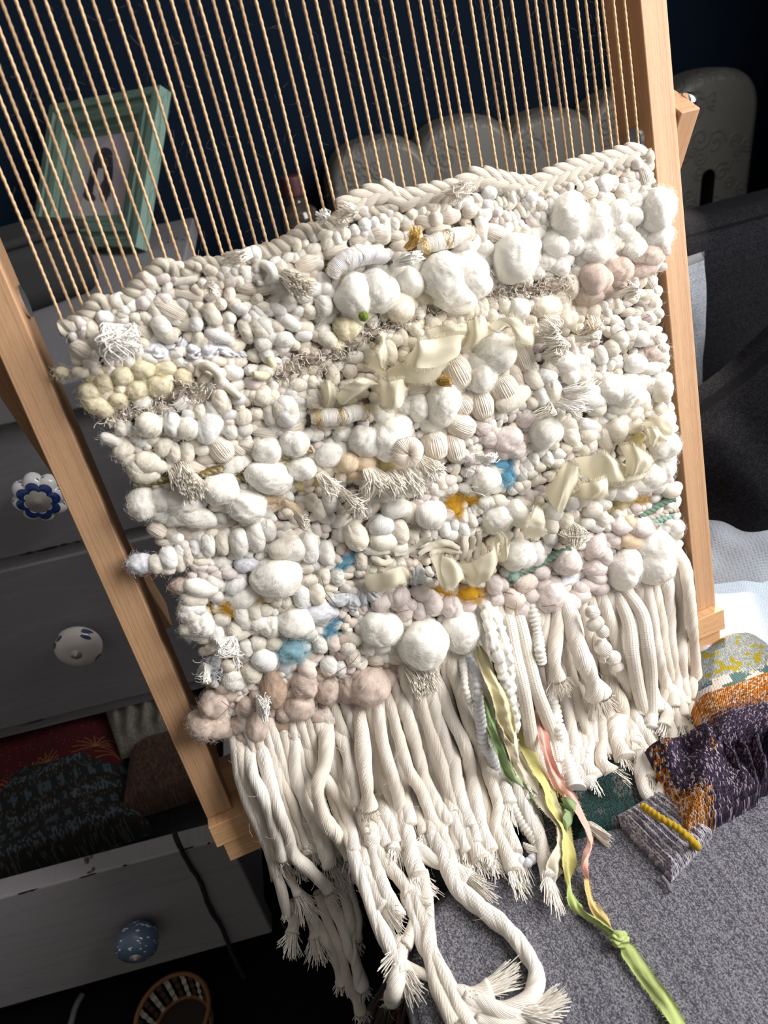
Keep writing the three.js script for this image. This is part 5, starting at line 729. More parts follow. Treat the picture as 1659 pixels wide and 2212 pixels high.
{                                                       // loose end of warp by the right foot
  kid('warp_tail', threads([[new THREE.CatmullRomCurve3([V(0.2447,-0.0510,0.0100), V(0.2419,-0.0636,0.0140), V(0.2402,-0.0724,0.0200), V(0.2453,-0.0753,0.0220), V(0.2505,-0.0760,0.0200)]).getPoints(20), 0.0011]]), std('#e0a878'), web, 'loose peach coloured warp end');
  const L = new THREE.CatmullRomCurve3([V(-0.2394,-0.0614,-0.0050), V(-0.2432,-0.0808,-0.0050), V(-0.2464,-0.1019,-0.0030)]).getPoints(12);
  kid('warp_tail', threads([[L, 0.0012]]), warpMat, web);
  // fibres of the wool and fuzz of the warp, far too many to count
  for (const [u, v] of WARPS) for (let i = 0; i < 34; i++) { const a = rr(0, TAU), n = V(Math.cos(a), 0, Math.sin(a)); hairAt(V(u / 1000 + n.x * 0.001, rr(v / 1000, 0.78), n.z * 0.001), n, rr(0.003, 0.008), 'warp'); }
  TONE.warp = '#6e6253';
  const cc = {}, list = hairs.map((h) => h[0]), cols = hairs.map((h) => (cc[h[1]] ??= new THREE.Color(TONE[h[1]])));
  copies('wool_fuzz', hairGeo, std('#ffffff', { roughness: 1 }), list, web, cols);
}
delete web.userData.n;

// ---------- the room: x along the back wall, z towards the viewer, axes turned a little from the loom's ----------
const YAW = -9.09 * PI / 180, RO = V(-0.26, 0, -0.34);
const toW = (x, y, z) => V(x, y, z).applyAxisAngle(V(0, 1, 0), YAW).add(RO);
function turned(o, x = 0, y = 0, z = 0) { o.position.copy(toW(x, y, z)); o.rotation.y = YAW; return o; }
const BX0 = -2.1, BX1 = 1.42, BZ0 = -0.97, BZ1 = 2.3, TOP = 2.75;
const navy = matte('#0e1a29', { roughness: 0.9, bumpMap: rep(woolBump, 1, 1), bumpScale: 0.0004 });
const pale = std('#a5a29e', { roughness: 0.9 });
const carpet = matte('#15151a', { roughness: 1, bumpMap: rep(fabricBump, 10, 10), bumpScale: 0.002 });
turned(struct('floor', boxUV(box(BX1 - BX0 + 0.4, 0.1, BZ1 - BZ0 + 0.4, (BX0 + BX1) / 2, -0.05, (BZ0 + BZ1) / 2)), carpet));
turned(struct('ceiling', boxUV(box(BX1 - BX0 + 0.4, 0.1, BZ1 - BZ0 + 0.4, (BX0 + BX1) / 2, TOP + 0.05, (BZ0 + BZ1) / 2)), std('#b8b8b6')));
turned(struct('wall_left', boxUV(box(0.12, TOP, BZ1 - BZ0 + 0.24, BX0 - 0.06, TOP / 2, (BZ0 + BZ1) / 2)), pale));
turned(struct('wall_front', boxUV(box(BX1 - BX0, TOP, 0.12, (BX0 + BX1) / 2, TOP / 2, BZ1 + 0.06)), pale));
// a wall with one opening, as one solid
function holed(w, h, t, x0, x1, y0, y1) { const s = new THREE.Shape([[0, 0], [w, 0], [w, h], [0, h]].map(([a, b]) => new THREE.Vector2(a, b))); s.holes.push(new THREE.Path([[x0, y0], [x0, y1], [x1, y1], [x1, y0]].map(([a, b]) => new THREE.Vector2(a, b)))); return new THREE.ExtrudeGeometry(s, { depth: t, bevelEnabled: false }); }
const BW = { x0: 0.80, x1: 1.38, y0: 1.25, y1: 2.68 };   // window over the radiator, curtains almost closed
{ const g = holed(BX1 - BX0, TOP, 0.12, BW.x0 - BX0, BW.x1 - BX0, BW.y0, BW.y1); g.translate(BX0, 0, BZ0 - 0.12); turned(struct('wall_back', boxUV(g), navy)); }
{ const g = holed(BZ1 - BZ0, TOP, 0.12, BZ1 - WIN.z1, BZ1 - WIN.z0, WIN.y0, WIN.y1); g.rotateY(PI / 2); g.translate(BX1, 0, BZ1); turned(struct('wall_right', boxUV(g), navy)); }
{ turned(struct('baseboard_back', box(BX1 - BX0, 0.12, 0.018, (BX0 + BX1) / 2, 0.06, BZ0 + 0.009, 0.004), std('#24303e', { roughness: 0.5 }))); }
const glass = phys('#ffffff', { transmission: 1, thickness: 0, roughness: 0, ior: 1.45 });
{ // windows: a white sash round a pane
  const wp = std('#d8d8d4', { roughness: 0.5 });
  const w = turned(new THREE.Group()); w.name = 'window_1'; w.userData.kind = 'structure'; scene.add(w);
  const L = WIN.z1 - WIN.z0, H = WIN.y1 - WIN.y0, X = BX1 + 0.06, zc = (WIN.z0 + WIN.z1) / 2, yc = (WIN.y0 + WIN.y1) / 2;
  kid('window_frame', merge([box(0.05, 0.05, L, X, WIN.y0 + 0.025, zc), box(0.05, 0.05, L, X, WIN.y1 - 0.025, zc), box(0.05, H, 0.05, X, yc, WIN.z0 + 0.025), box(0.05, H, 0.05, X, yc, WIN.z1 - 0.025), box(0.03, 0.035, L, X, yc, zc)]), wp, w);
  kid('pane', box(0.004, H - 0.1, L - 0.1, X + 0.01, yc, zc), glass, w);
  const v = turned(new THREE.Group()); v.name = 'window_2'; v.userData.kind = 'structure'; scene.add(v);
  const xc = (BW.x0 + BW.x1) / 2, W2 = BW.x1 - BW.x0, H2 = BW.y1 - BW.y0, y2 = (BW.y0 + BW.y1) / 2, Z = BZ0 - 0.08;
  kid('window_frame', merge([box(W2, 0.03, 0.04, xc, BW.y0 + 0.015, Z), box(W2, 0.02, 0.04, xc, BW.y1 - 0.01, Z), box(0.04, H2, 0.04, BW.x0 + 0.02, y2, Z), box(0.04, H2, 0.04, BW.x1 - 0.02, y2, Z)]), wp, v);
  kid('pane', box(W2 - 0.08, H2 - 0.05, 0.004, xc, y2, Z - 0.01), glass, v);
  // two heavy curtains that leave a slit
  const SL = 1.066, SW = 0.056, cm = std('#1c2430', { bumpMap: rep(fabricBump, 8, 20), bumpScale: 0.0008, side: THREE.DoubleSide });
  for (const [a, b] of [[BW.x0 - 0.12, SL - SW / 2], [SL + SW / 2, BW.x1 + 0.015]]) {
    const c = thing('curtain', a < 1 ? 'left dark curtain drawn across the window above the radiator' : 'right dark curtain drawn across the window above the radiator', 'curtain'); turned(c);
    const n = Math.round((b - a) / 0.05), f = (s, t) => V(a + (b - a) * s, 1.12 + (TOP - 0.02 - 1.12) * t, BZ0 + 0.035 + 0.016 * Math.sin(s * n * PI + 1) * Math.sin(PI * s));
    kid('cloth', surf(f, 90, 6), cm, c); const bk = surf((s, t) => f(1 - s, t).add(V(0, 0, -0.004)), 90, 6); kid('lining', bk, cm, c);
  }
}
// ---------- chest of drawers ----------
const paintTex = (seed) => canvas(1024, 1024, (x, w, h) => {
  const r = rng(seed); x.fillStyle = seed === 33 ? '#98959a' : '#817f85'; x.fillRect(0, 0, w, h);  // open drawer's paint is a lighter copy: stronger light put into its colour
  strokes(x, w, h, 500, ['rgba(160,160,166,0.10)', 'rgba(110,110,116,0.10)'], 260, 5, 0, 0.1, r);
  for (let k = 0; k < 9; k++) { const cx = r() * w, cy = r() * h, n = 8 + r() * 26; for (let i = 0; i < n; i++) { x.fillStyle = r() < 0.7 ? '#3c2c26' : '#59504c'; x.beginPath(); x.ellipse(cx + (r() - 0.5) * 90, cy + (r() - 0.5) * 26, 1 + r() * 7, 0.8 + r() * 3, -0.2, 0, TAU); x.fill(); } }
}, true);
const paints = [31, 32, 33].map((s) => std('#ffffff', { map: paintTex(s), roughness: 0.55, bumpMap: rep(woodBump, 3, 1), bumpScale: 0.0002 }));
const bare = std('#2c211d', { roughness: 0.8 });
const chipEdge = (x0, x1, y, z, n, seed) => { const r = rng(seed), l = []; for (let i = 0; i < n; i++) { const a = x0 + (x1 - x0) * r(), w = 0.002 + r() * r() * 0.03; for (let k = 0; k < 3; k++) { const g = new THREE.IcosahedronGeometry(1, 1); g.scale(w * (0.2 + r() * 0.4), 0.0004 + r() * 0.0013, 0.0005); g.translate(a + (r() - 0.5) * w, y + (r() - 0.5) * 0.002, z); l.push(g); } } return merge(l); };
const chest = turned(thing('chest_of_drawers', 'worn grey painted chest with mismatched ceramic knobs, lowest drawer pulled open', 'chest of drawers'));
{
  kid('top_board', boxUV(box(1.10, 0.034, 0.88, -0.474, 0.754, -0.425, 0.004)), paints[0], chest);
  kid('carcass', boxUV(merge([box(0.03, 0.737, 0.84, 0.03, 0.3685, -0.43), box(0.03, 0.737, 0.84, -0.975, 0.3685, -0.43), box(1.0, 0.737, 0.015, -0.474, 0.3685, -0.845), box(0.98, 0.014, 0.06, -0.474, 0.563, -0.036), box(0.98, 0.018, 0.06, -0.474, 0.297, -0.036), box(0.98, 0.05, 0.06, -0.474, 0.03, -0.036)])), paints[1], chest);
  const blue = '#27407c';
  const knobTex = canvas(512, 512, (x, w, h) => { x.fillStyle = '#e8e8ea'; x.fillRect(0, 0, w, h); const r = rng(5); for (let i = 0; i < 8; i++) { const c = (i + 0.5) * w / 8; x.fillStyle = blue; for (let k = 0; k < 8; k++) { x.beginPath(); x.ellipse(c + (r() - 0.5) * w / 16, 170 + k * 34 + r() * 14, 5, 8, 0, 0, TAU); x.fill(); } } x.fillStyle = blue; x.fillRect(0, 60, w, 70); }, true);
  const whiteTex = canvas(512, 512, (x, w, h) => { x.fillStyle = '#d9d3cf'; x.fillRect(0, 0, w, h); const r = rng(6); x.fillStyle = '#3d4f6d'; for (let i = 0; i < 4; i++) { const cx = (i + 0.5) * 128; for (let k = 0; k < 7; k++) { const a = r() * TAU, q = r() * 22; x.beginPath(); x.ellipse(cx + Math.cos(a) * q, 190 + Math.sin(a) * 34, 16, 20, a, 0, TAU); x.fill(); } } }, true);
  const dotTex = canvas(512, 512, (x, w, h) => { x.fillStyle = '#566a85'; x.fillRect(0, 0, w, h); const r = rng(8); x.fillStyle = '#e6eaf0'; for (let i = 0; i < 90; i++) { x.beginPath(); x.arc(r() * w, 80 + r() * 360, 4 + r() * 5, 0, TAU); x.fill(); } x.strokeStyle = '#dfe5ee'; x.lineWidth = 8; for (let i = 0; i < 8; i++) { x.beginPath(); x.arc(i * 64 + 30, 240 + r() * 60, 24, 0.2, 1.6); x.stroke(); } }, true);
  const cer = (t) => phys('#ffffff', { map: t, roughness: 0.18, clearcoat: 0.6, clearcoatRoughness: 0.1 });
  const turnF = (prof, petals = 0) => { const c = new THREE.CatmullRomCurve3(prof.map(([r, z]) => V(r, z, 0))); const g = surf((s, t) => { const p = c.getPoint(t), th = -s * TAU, k = petals ? 0.84 + 0.2 * Math.pow(Math.abs(Math.cos(petals * th / 2)), 0.7) : 1; return V(Math.cos(th) * p.x * k, Math.sin(th) * p.x * k, p.y); }, 96, 30, { wrapS: true }); return g; };
  const knobs = [
    [turnF([[0.006, 0], [0.007, 0.010], [0.020, 0.014], [0.029, 0.022], [0.027, 0.032], [0.017, 0.037], [0.008, 0.035]], 8), cer(knobTex), 'blue and white petal shaped ceramic knob', 0.016, 0.0365],
    [turnF([[0.008, 0], [0.009, 0.008], [0.022, 0.012], [0.029, 0.020], [0.027, 0.031], [0.016, 0.038], [0.006, 0.039]]), cer(whiteTex), 'round white ceramic knob with a blue motif', 0.007, 0.0395],
    [turnF([[0.010, 0], [0.014, 0.006], [0.021, 0.011], [0.0255, 0.022], [0.023, 0.034], [0.013, 0.041], [0.006, 0.042]]), cer(dotTex), 'round blue ceramic knob with white dots', 0.007, 0.042]];
  const drawer = (y0, y1, z, kx, ky, K, paint, label) => {
    const parts = [box(0.975, y1 - y0, 0.026, -0.474, (y0 + y1) / 2, z - 0.013, 0.003)];
    if (z > 0.1) { parts[0] = box(0.998, y1 - y0, 0.026, -0.489, (y0 + y1) / 2, z - 0.013, 0.003); parts.push(box(0.014, 0.15, 0.60, -0.002, y0 + 0.095, z - 0.32), box(0.014, 0.15, 0.60, -0.955, y0 + 0.095, z - 0.32), box(0.95, 0.15, 0.014, -0.478, y0 + 0.095, z - 0.613), box(0.95, 0.010, 0.60, -0.478, y0 + 0.02, z - 0.32)); }
    const d = kid('drawer', boxUV(merge(parts)), paint, chest, label);
    const chips = new THREE.Mesh(merge([chipEdge(-0.95, 0, y1 - 0.001, z + 0.0001, 13, y0 * 1000 | 0), chipEdge(-0.95, 0, y0 + 0.001, z + 0.0001, 7, y1 * 1000 | 0)]), bare); chips.name = 'chipped_paint'; d.add(chips);
    K.forEach(([x, i]) => { const [g, m, lb, rm, zm] = knobs[i]; const k = new THREE.Mesh(g, m); k.name = 'knob'; k.userData.label = lb; k.position.set(x, ky, z); d.add(k); const s = new THREE.LatheGeometry([[0, 0.003], [rm * 0.3, 0.0026], [rm * 0.42, 0.001], [rm, 0], [rm * 0.9, -0.002], [0, -0.003]].map(([a, b]) => new THREE.Vector2(a, b)), 24); s.rotateX(PI / 2); const sc = new THREE.Mesh(s, std('#c9c5be', { metalness: 0.6, roughness: 0.4 })); sc.name = 'knob_screw'; sc.position.set(x, ky, z + zm); d.add(sc); });
    return d;
  };
  drawer(0.571, 0.735, 0.0, 0, 0.653, [[-0.098, 0]], paints[0], 'closed top drawer');
  drawer(0.307, 0.556, 0.0, 0, 0.436, [[-0.140, 1]], paints[1], 'closed middle drawer');
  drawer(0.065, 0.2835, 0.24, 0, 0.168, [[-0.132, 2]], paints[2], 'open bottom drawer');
}
// soft things: a quilted patch over four corners, closed below
function softPatch(c, h, fn, ns = 60, nt = 60, us = 1, vs = 1) {
  const up = V(0, 1, 0), f = (s, t) => { const e = Math.min(1, Math.min(s, 1 - s, t, 1 - t) * 5.5), a = c[0].clone().lerp(c[1], s), b = c[3].clone().lerp(c[2], s), p = a.lerp(b, t); return p.addScaledVector(up, h * (Math.sqrt(1 - (1 - e) * (1 - e)) - 0.02) + (fn ? fn(s, t) : 0) * e); };
  const g = surf((s, t) => f(t, s), nt, ns), q = g.attributes.uv; for (let i = 0; i < q.count; i++) q.setXY(i, q.getY(i) * us, (1 - q.getX(i)) * vs); return g;
}
const fair = knitMap((u, v, r) => { const b = Math.floor(v * 14) % 4; return b === 0 ? (r() < 0.4 ? '#59626a' : '#23282f') : b === 2 ? (Math.sin(u * 60) + r() > 0.7 ? '#44565f' : '#1d2025') : r() < 0.2 ? '#474b49' : '#1f1d1a'; }, 41);
const brownK = knitMap((u, v, r) => (r() < 0.5 ? '#5a4238' : r() < 0.5 ? '#6d5144' : '#4a362e'), 42);
const whiteK = knitMap((u, v, r) => (r() < 0.5 ? '#9a968e' : '#85817a'), 43);
const redTex = canvas(512, 512, (x, w, h) => { const r = rng(44); x.fillStyle = '#6a0c1b'; x.fillRect(0, 0, w, h); for (let i = 0; i < 260; i++) { x.fillStyle = '#d9b0a0'; x.fillRect(r() * w, r() * h, 3, 3); } x.strokeStyle = '#b98a4a'; x.lineWidth = 4; for (let k = 0; k < 5; k++) { const cx = r() * w, cy = h * 0.75 + r() * h * 0.25; for (let i = 0; i < 9; i++) { const a = -PI + i / 8 * PI; x.beginPath(); x.moveTo(cx, cy); x.quadraticCurveTo(cx + Math.cos(a) * 40, cy + Math.sin(a) * 60, cx + Math.cos(a) * 90, cy + Math.sin(a) * 80); x.stroke(); } } }, true);
function garment(name, label, cat, pts, h, map, rp, wave, bump = true) {
  const t = turned(thing(name, label, cat)); const c = pts;
  const g = softPatch(c, h, wave, 50, 40); kid('folded_cloth', g, std('#ffffff', { map: rep(map, ...rp), bumpMap: bump ? rep(knitBump, ...rp) : rep(weaveBump, 10, 10), bumpScale: 0.0015, side: THREE.DoubleSide }), t); return t;
}
garment('red_scarf', 'red cloth with gold embroidery folded in the open drawer', 'scarf', [V(-0.444,0.250,-0.041), V(-0.177,0.250,-0.061), V(-0.151,0.240,0.051), V(-0.399,0.240,0.086)], 0.03, redTex, [1.4, 1], (s, t) => 0.012 * noise(s * 4, t * 3, 1), false);
garment('patterned_jumper', 'dark fair isle patterned jumper folded in the open drawer', 'jumper', [V(-0.430,0.220,0.043), V(-0.157,0.220,-0.008), V(-0.121,0.180,0.129), V(-0.412,0.180,0.168)], 0.055, fair, [1.6, 1], (s, t) => 0.018 * noise(s * 4 + 3, t * 3, 2));
garment('brown_jumper', 'brown ribbed jumper folded behind the loom post in the open drawer', 'jumper', [V(-0.140,0.220,-0.011), V(-0.022,0.220,-0.017), V(-0.020,0.200,0.108), V(-0.151,0.200,0.116)], 0.05, brownK, [0.9, 1], (s, t) => 0.004 * Math.sin(t * 46 + s * 3) + 0.012 * noise(s * 3, t * 3, 5));
garment('white_jumper', 'off-white cable knit jumper at the back of the open drawer', 'jumper', [V(-0.185,0.260,-0.054), V(-0.047,0.260,-0.075), V(-0.036,0.240,0.039), V(-0.152,0.240,0.043)], 0.035, whiteK, [1, 1], (s, t) => 0.006 * Math.sin(s * 34 + t * 8));
{ const p = [V(-0.045,0.308,0.232), V(-0.040,0.310,0.246), V(-0.042,0.270,0.245), V(-0.040,0.223,0.245), V(-0.045,0.167,0.245), V(-0.044,0.115,0.245), V(-0.045,0.067,0.250), V(-0.044,0.007,0.255)]; p[1].y += 0.002; const q = p.map((v) => toW(v.x, v.y, v.z)); tag(mesh('yarn_strand', sweep(q, 0.0028, { m: 10, step: 0.003, prof: (th, s, l) => 1 + 0.25 * noise(s * l * 90, th, 0) }), std('#2a272d', { bumpMap: woolBump, bumpScale: 0.001 })), 'strand of dark wool trailing over the open drawer front', 'yarn'); }
// ---------- on the chest ----------
{ // green picture frame
  const fr = thing('photo_frame', 'distressed mint green picture frame leaning back on the chest top', 'picture frame');
  const W = 0.3329, H = 0.2687, T = 0.0245;
  fr.matrixAutoUpdate = true; const Mf = new THREE.Matrix4().makeBasis(V(0.57783, 0, 0.81616), V(0.45318, 0.83167, -0.32085), V(-0.67878, 0.55526, 0.48056)).setPosition(-0.17882 - 0.57783 * W, 0.78463 + 0.001, -0.90836 - 0.81616 * W); Mf.decompose(fr.position, fr.quaternion, fr.scale);
  const green = std('#6e8b80', { roughness: 0.6, map: canvas(512, 512, (x, w, h) => { x.fillStyle = '#ffffff'; x.fillRect(0, 0, w, h); strokes(x, w, h, 260, ['rgba(60,70,64,0.35)', 'rgba(200,220,210,0.4)'], 120, 2.5, 0, 0.06, rng(51)); }, true) });
  const prof = [[0, -T], [0, 0], [0.014, 0.001], [0.017, -0.004], [0.024, -0.004], [0.027, 0.000], [0.040, -0.003], [0.046, -0.012], [0.052, -0.012], [0.056, -0.015], [0.062, -0.018]];
  const kx = 1.25;                                      // rails are a little broader across than down
  const at = (k, i) => { const [d, z] = prof[k]; const a = d * kx, b = d; return [[a, b], [W - a, b], [W - a, H - b], [a, H - b]][i].concat(z); };
  for (let i = 0; i < 4; i++) { const pos = [], uv = [], j = (i + 1) % 4; for (let k = 0; k < prof.length - 1; k++) { const p = [at(k, i), at(k, j), at(k + 1, j), at(k + 1, i)]; for (const q of [0, 1, 2, 0, 2, 3]) { pos.push(...p[q]); uv.push(q === 1 || q === 2 ? 1 : 0, (k + (q > 1 ? 1 : 0)) / 10); } } const g = new THREE.BufferGeometry(); g.setAttribute('position', new THREE.Float32BufferAttribute(pos, 3)); g.setAttribute('uv', new THREE.Float32BufferAttribute(uv, 2)); g.computeVertexNormals(); kid('frame_rail', g, green, fr); }
  const photo = canvas(512, 512, (x, w, h) => {          // a soft monochrome picture of a long-haired sitter
    x.fillStyle = '#b9b6bd'; x.fillRect(0, 0, w, h); const r = rng(52); for (let i = 0; i < 60; i++) { x.fillStyle = `rgba(${150 + r() * 70},${150 + r() * 68},${155 + r() * 70},0.25)`; x.beginPath(); x.ellipse(r() * w, r() * h, 30 + r() * 80, 20 + r() * 60, r() * 3, 0, TAU); x.fill(); }
    x.fillStyle = '#cfccd2'; x.beginPath(); x.ellipse(270, 480, 150, 170, 0, 0, TAU); x.fill(); x.fillStyle = '#c4bfc4'; x.beginPath(); x.ellipse(265, 235, 60, 92, 0, 0, TAU); x.fill();
    x.fillStyle = '#4a4650'; for (const [a, b, c, d, e] of [[268, 150, 80, 62, 0], [205, 250, 34, 120, 0.12], [335, 250, 38, 130, -0.12], [322, 350, 40, 70, -0.2]]) { x.beginPath(); x.ellipse(a, b, c, d, e, 0, TAU); x.fill(); }
    for (let i = 0; i < 90; i++) { const s = i % 2 ? 1 : -1; x.strokeStyle = `rgba(${40 + r() * 50},${38 + r() * 48},${48 + r() * 50},0.7)`; x.lineWidth = 3 + r() * 5; x.beginPath(); x.moveTo(268 + (r() - 0.5) * 30, 110 + r() * 20); x.bezierCurveTo(268 + s * (50 + r() * 50), 150, 268 + s * (40 + r() * 70), 280, 262 + s * (30 + r() * 90), 330 + r() * 60); x.stroke(); }
    x.fillStyle = 'rgba(50,48,58,0.8)'; x.beginPath(); x.ellipse(200, 380, 60, 26, 0.3, 0, TAU); x.fill();
  }, true);
  const pw = W - 0.155, ph = H - 0.124, pg = new THREE.BoxGeometry(pw + 0.01, ph + 0.01, 0.002); pg.translate(W / 2, H / 2, -0.019);
  kid('picture', pg, std('#ffffff', { map: photo, roughness: 0.4 }), fr, 'grey monochrome picture of a long-haired person');
  const bk = new THREE.BoxGeometry(W - 0.01, H - 0.01, 0.003); bk.translate(W / 2, H / 2, -T + 0.001); kid('back_board', bk, bare, fr);
}
{ const g = boxUV(new RoundedBoxGeometry(0.34, 0.095, 0.16, 6, 0.028)); const b = thing('storage_box', 'low black box with rounded corners in front of the green frame', 'box'); b.position.copy(toW(-0.215, 0.771 + 0.0475, -0.335)); b.rotation.y = YAW + 0.62; kid('body', g, std('#1b1c1f', { roughness: 0.85 }), b); const lid = new RoundedBoxGeometry(0.344, 0.012, 0.164, 4, 0.006); lid.translate(0, 0.045, 0); kid('lid', lid, std('#1e1f22', { roughness: 0.9 }), b); }
{ // small table with bottles beside the chest, half hidden behind the weaving
  const t = turned(thing('side_table', 'small dark side table between chest and radiator behind the weaving', 'table'));
  kid('table_top', boxUV(box(0.26, 0.02, 0.3, 0.245, 0.64, -0.75, 0.004)), std('#1d1a1a', { roughness: 0.6 }), t);
  for (const [x, z] of [[0.135, -0.88], [0.355, -0.88], [0.135, -0.62], [0.355, -0.62]]) kid('leg', box(0.022, 0.63, 0.022, x, 0.315, z), std('#1d1a1a', { roughness: 0.6 }), t);
  const lathe = (p, n = 40) => new THREE.LatheGeometry(new THREE.CatmullRomCurve3(p.map(([a, b]) => V(a, b, 0)), false, 'catmullrom', 0.2).getPoints(40).map((v) => new THREE.Vector2(Math.max(0, v.x), v.y)), n);
  const b = thing('bottle', 'brown glass bottle with a dark red cap behind the weaving', 'bottle'); b.position.copy(toW(0.285, 0.65, -0.74));
  kid('glass', lathe([[0, 0], [0.036, 0.0], [0.038, 0.01], [0.038, 0.10], [0.034, 0.115], [0.017, 0.13], [0.016, 0.142]]), phys('#3c3632', { roughness: 0.15, clearcoat: 0.5 }), b);
  kid('cap', lathe([[0, 0.178], [0.020, 0.177], [0.022, 0.17], [0.022, 0.142], [0.0, 0.142]]), std('#431820', { roughness: 0.6 }), b);
  const j = thing('jar', 'small pale jar with a dark lid beside the red capped bottle', 'jar'); j.position.copy(toW(0.345, 0.65, -0.73));
  kid('glass', lathe([[0, 0], [0.024, 0], [0.026, 0.01], [0.026, 0.07], [0.02, 0.08]]), phys('#8c866f', { roughness: 0.2, clearcoat: 0.5 }), j); kid('lid', lathe([[0, 0.1], [0.02, 0.099], [0.021, 0.08], [0, 0.08]]), std('#22201e'), j);
}
// ---------- radiator ----------
{
  const rad = turned(thing('radiator', 'ornate silver grey cast iron radiator against the navy wall', 'radiator'));
  const relief = canvas(1024, 1024, (x, w, h) => { x.fillStyle = '#707070'; x.fillRect(0, 0, w, h); const r = rng(61); x.lineCap = 'round'; for (const [lw, c] of [[22, 'rgba(190,190,190,0.5)'], [10, 'rgba(240,240,240,0.7)']]) { const q = rng(62); for (let k = 0; k < 60; k++) { const cx = q() * w, cy = q() * h, s = q() < 0.5 ? 1 : -1, R0 = 30 + q() * 60; x.lineWidth = lw; x.strokeStyle = c; x.beginPath(); for (let i = 0; i <= 40; i++) { const a = i / 40 * 9 * s, R1 = R0 * (1 - i / 48), X = cx + Math.cos(a) * R1, Y = cy + Math.sin(a) * R1; i ? x.lineTo(X, Y) : x.moveTo(X, Y); } x.stroke(); } } }, false);
  const iron = std('#6c6b68', { roughness: 0.5, metalness: 0.3, bumpMap: rep(relief, 3, 3), bumpScale: 0.006 });
  const w = 0.20, H = 0.83;
  const S = new THREE.Shape(); S.moveTo(-w / 2, 0.06); S.lineTo(-w / 2, H - 0.075); S.bezierCurveTo(-w / 2, H - 0.012, -w * 0.26, H, 0, H); S.bezierCurveTo(w * 0.26, H, w / 2, H - 0.012, w / 2, H - 0.075); S.lineTo(w / 2, 0.06);
  const hole = new THREE.Path(); hole.moveTo(-0.018, 0.14); hole.lineTo(-0.018, 0.64); hole.absarc(0, 0.64, 0.018, PI, 0, true); hole.lineTo(0.018, 0.14); S.holes.push(hole);
  const g = new THREE.ExtrudeGeometry(S, { depth: 0.05, bevelEnabled: true, bevelSize: 0.022, bevelThickness: 0.035, bevelSegments: 6, curveSegments: 20, steps: 1 });
  for (let i = 0; i < 5; i++) { const c = g.clone(); c.scale(0.93, 1 + 0.012 * Math.sin(i * 2.2), 1); c.translate(0.475 + i * 0.187, 0, -0.93); kid('section', c, iron, rad); const f = new THREE.CylinderGeometry(0.018, 0.03, 0.07, 14); f.translate(0.475 + i * 0.187, 0.03, -0.9); kid('foot', f, iron, rad); }
}
// ---------- sofa ----------
const heather = fabricMap('#6d6c74', '#a3a2aa', '#3d3c46', 71, 200), charcoal = fabricMap('#17171b', '#232328', '#0d0d10', 72, 200);
const seatMat = matte('#ffffff', { map: rep(heather, 6, 6), bumpMap: rep(fabricBump, 16, 16), bumpScale: 0.0008 }), backMat = matte('#ffffff', { map: rep(charcoal, 4, 4), bumpMap: rep(fabricBump, 10, 10), bumpScale: 0.0008 });
{
  const sofa = thing('sofa', 'dark grey woven fabric sofa under the loom and knitted jumper', 'sofa');
  const S = new THREE.Shape(); S.moveTo(-0.15, -0.95); S.lineTo(-0.15, -0.225); S.bezierCurveTo(-0.15, -0.175, -0.13, -0.150, -0.09, -0.142); S.lineTo(-0.045, -0.145); S.bezierCurveTo(-0.01, -0.14, 0.0, -0.12, 0.005, -0.06); S.lineTo(0.02, 0.32); S.lineTo(0.84, 0.32); S.lineTo(0.84, -0.95); S.closePath();
  const g = new THREE.ExtrudeGeometry(S, { depth: 0.13, bevelEnabled: true, bevelSize: 0.014, bevelThickness: 0.016, bevelSegments: 5, curveSegments: 12 }); g.rotateX(-PI / 2); g.translate(0, 0.2742, 0);
  kid('seat_cushion', boxUV(g), seatMat, sofa, 'heathered grey seat');
  const pc = new THREE.CatmullRomCurve3([V(-0.163, 0.411, 0.9), V(-0.163, 0.411, 0.3), V(-0.162, 0.411, 0.215), V(-0.15, 0.411, 0.165), V(-0.09, 0.411, 0.130), V(-0.045, 0.411, 0.132), V(-0.005, 0.411, 0.11)]);
  kid('piping', sweep(pc.getPoints(40), 0.0045, { m: 10, step: 0.004 }), seatMat, sofa);
  kid('base', boxUV(box(0.92, 0.18, 1.2, 0.40, 0.165, 0.3, 0.02)), backMat, sofa);
  const b = boxUV(new RoundedBoxGeometry(0.47, 0.5, 0.2, 6, 0.06)); b.rotateX(-0.14); b.translate(0.625, 0.495, -0.40); kid('back_cushion', b, backMat, sofa, 'charcoal back cushion');
  for (const [x, z] of [[0.02, -0.24], [0.78, -0.24], [0.02, 0.82], [0.78, 0.82]]) kid('foot', new THREE.CylinderGeometry(0.02, 0.016, 0.076, 16).translate(x, 0.038, z), bare, sofa);
}
function pillow(w, h, d, seed, flat = 0) { const q = seed * 3.7; const f = (sg) => (s, t) => { const x = s * 2 - 1, y = t * 2 - 1, e = Math.pow(Math.max(0, (1 - x * x) * (1 - y * y)), 0.42), pin = 1 - 0.10 * (1 - Math.abs(x) * Math.abs(y)) * (Math.abs(x) > Math.abs(y) ? 1 - y * y : 1 - x * x) * 0.6; return V(x * w / 2 * pin, y * h / 2 * pin, sg * d / 2 * e * (1 + 0.25 * noise(x * 1.8 + q, y * 1.8, sg)) + 0.012 * e * noise(x * 4 + q, y * 4, 2)); }; const A = surf(f(1), 40, 40), B = surf((s, t) => f(-1)(1 - s, t), 40, 40); return merge([A, B]); }
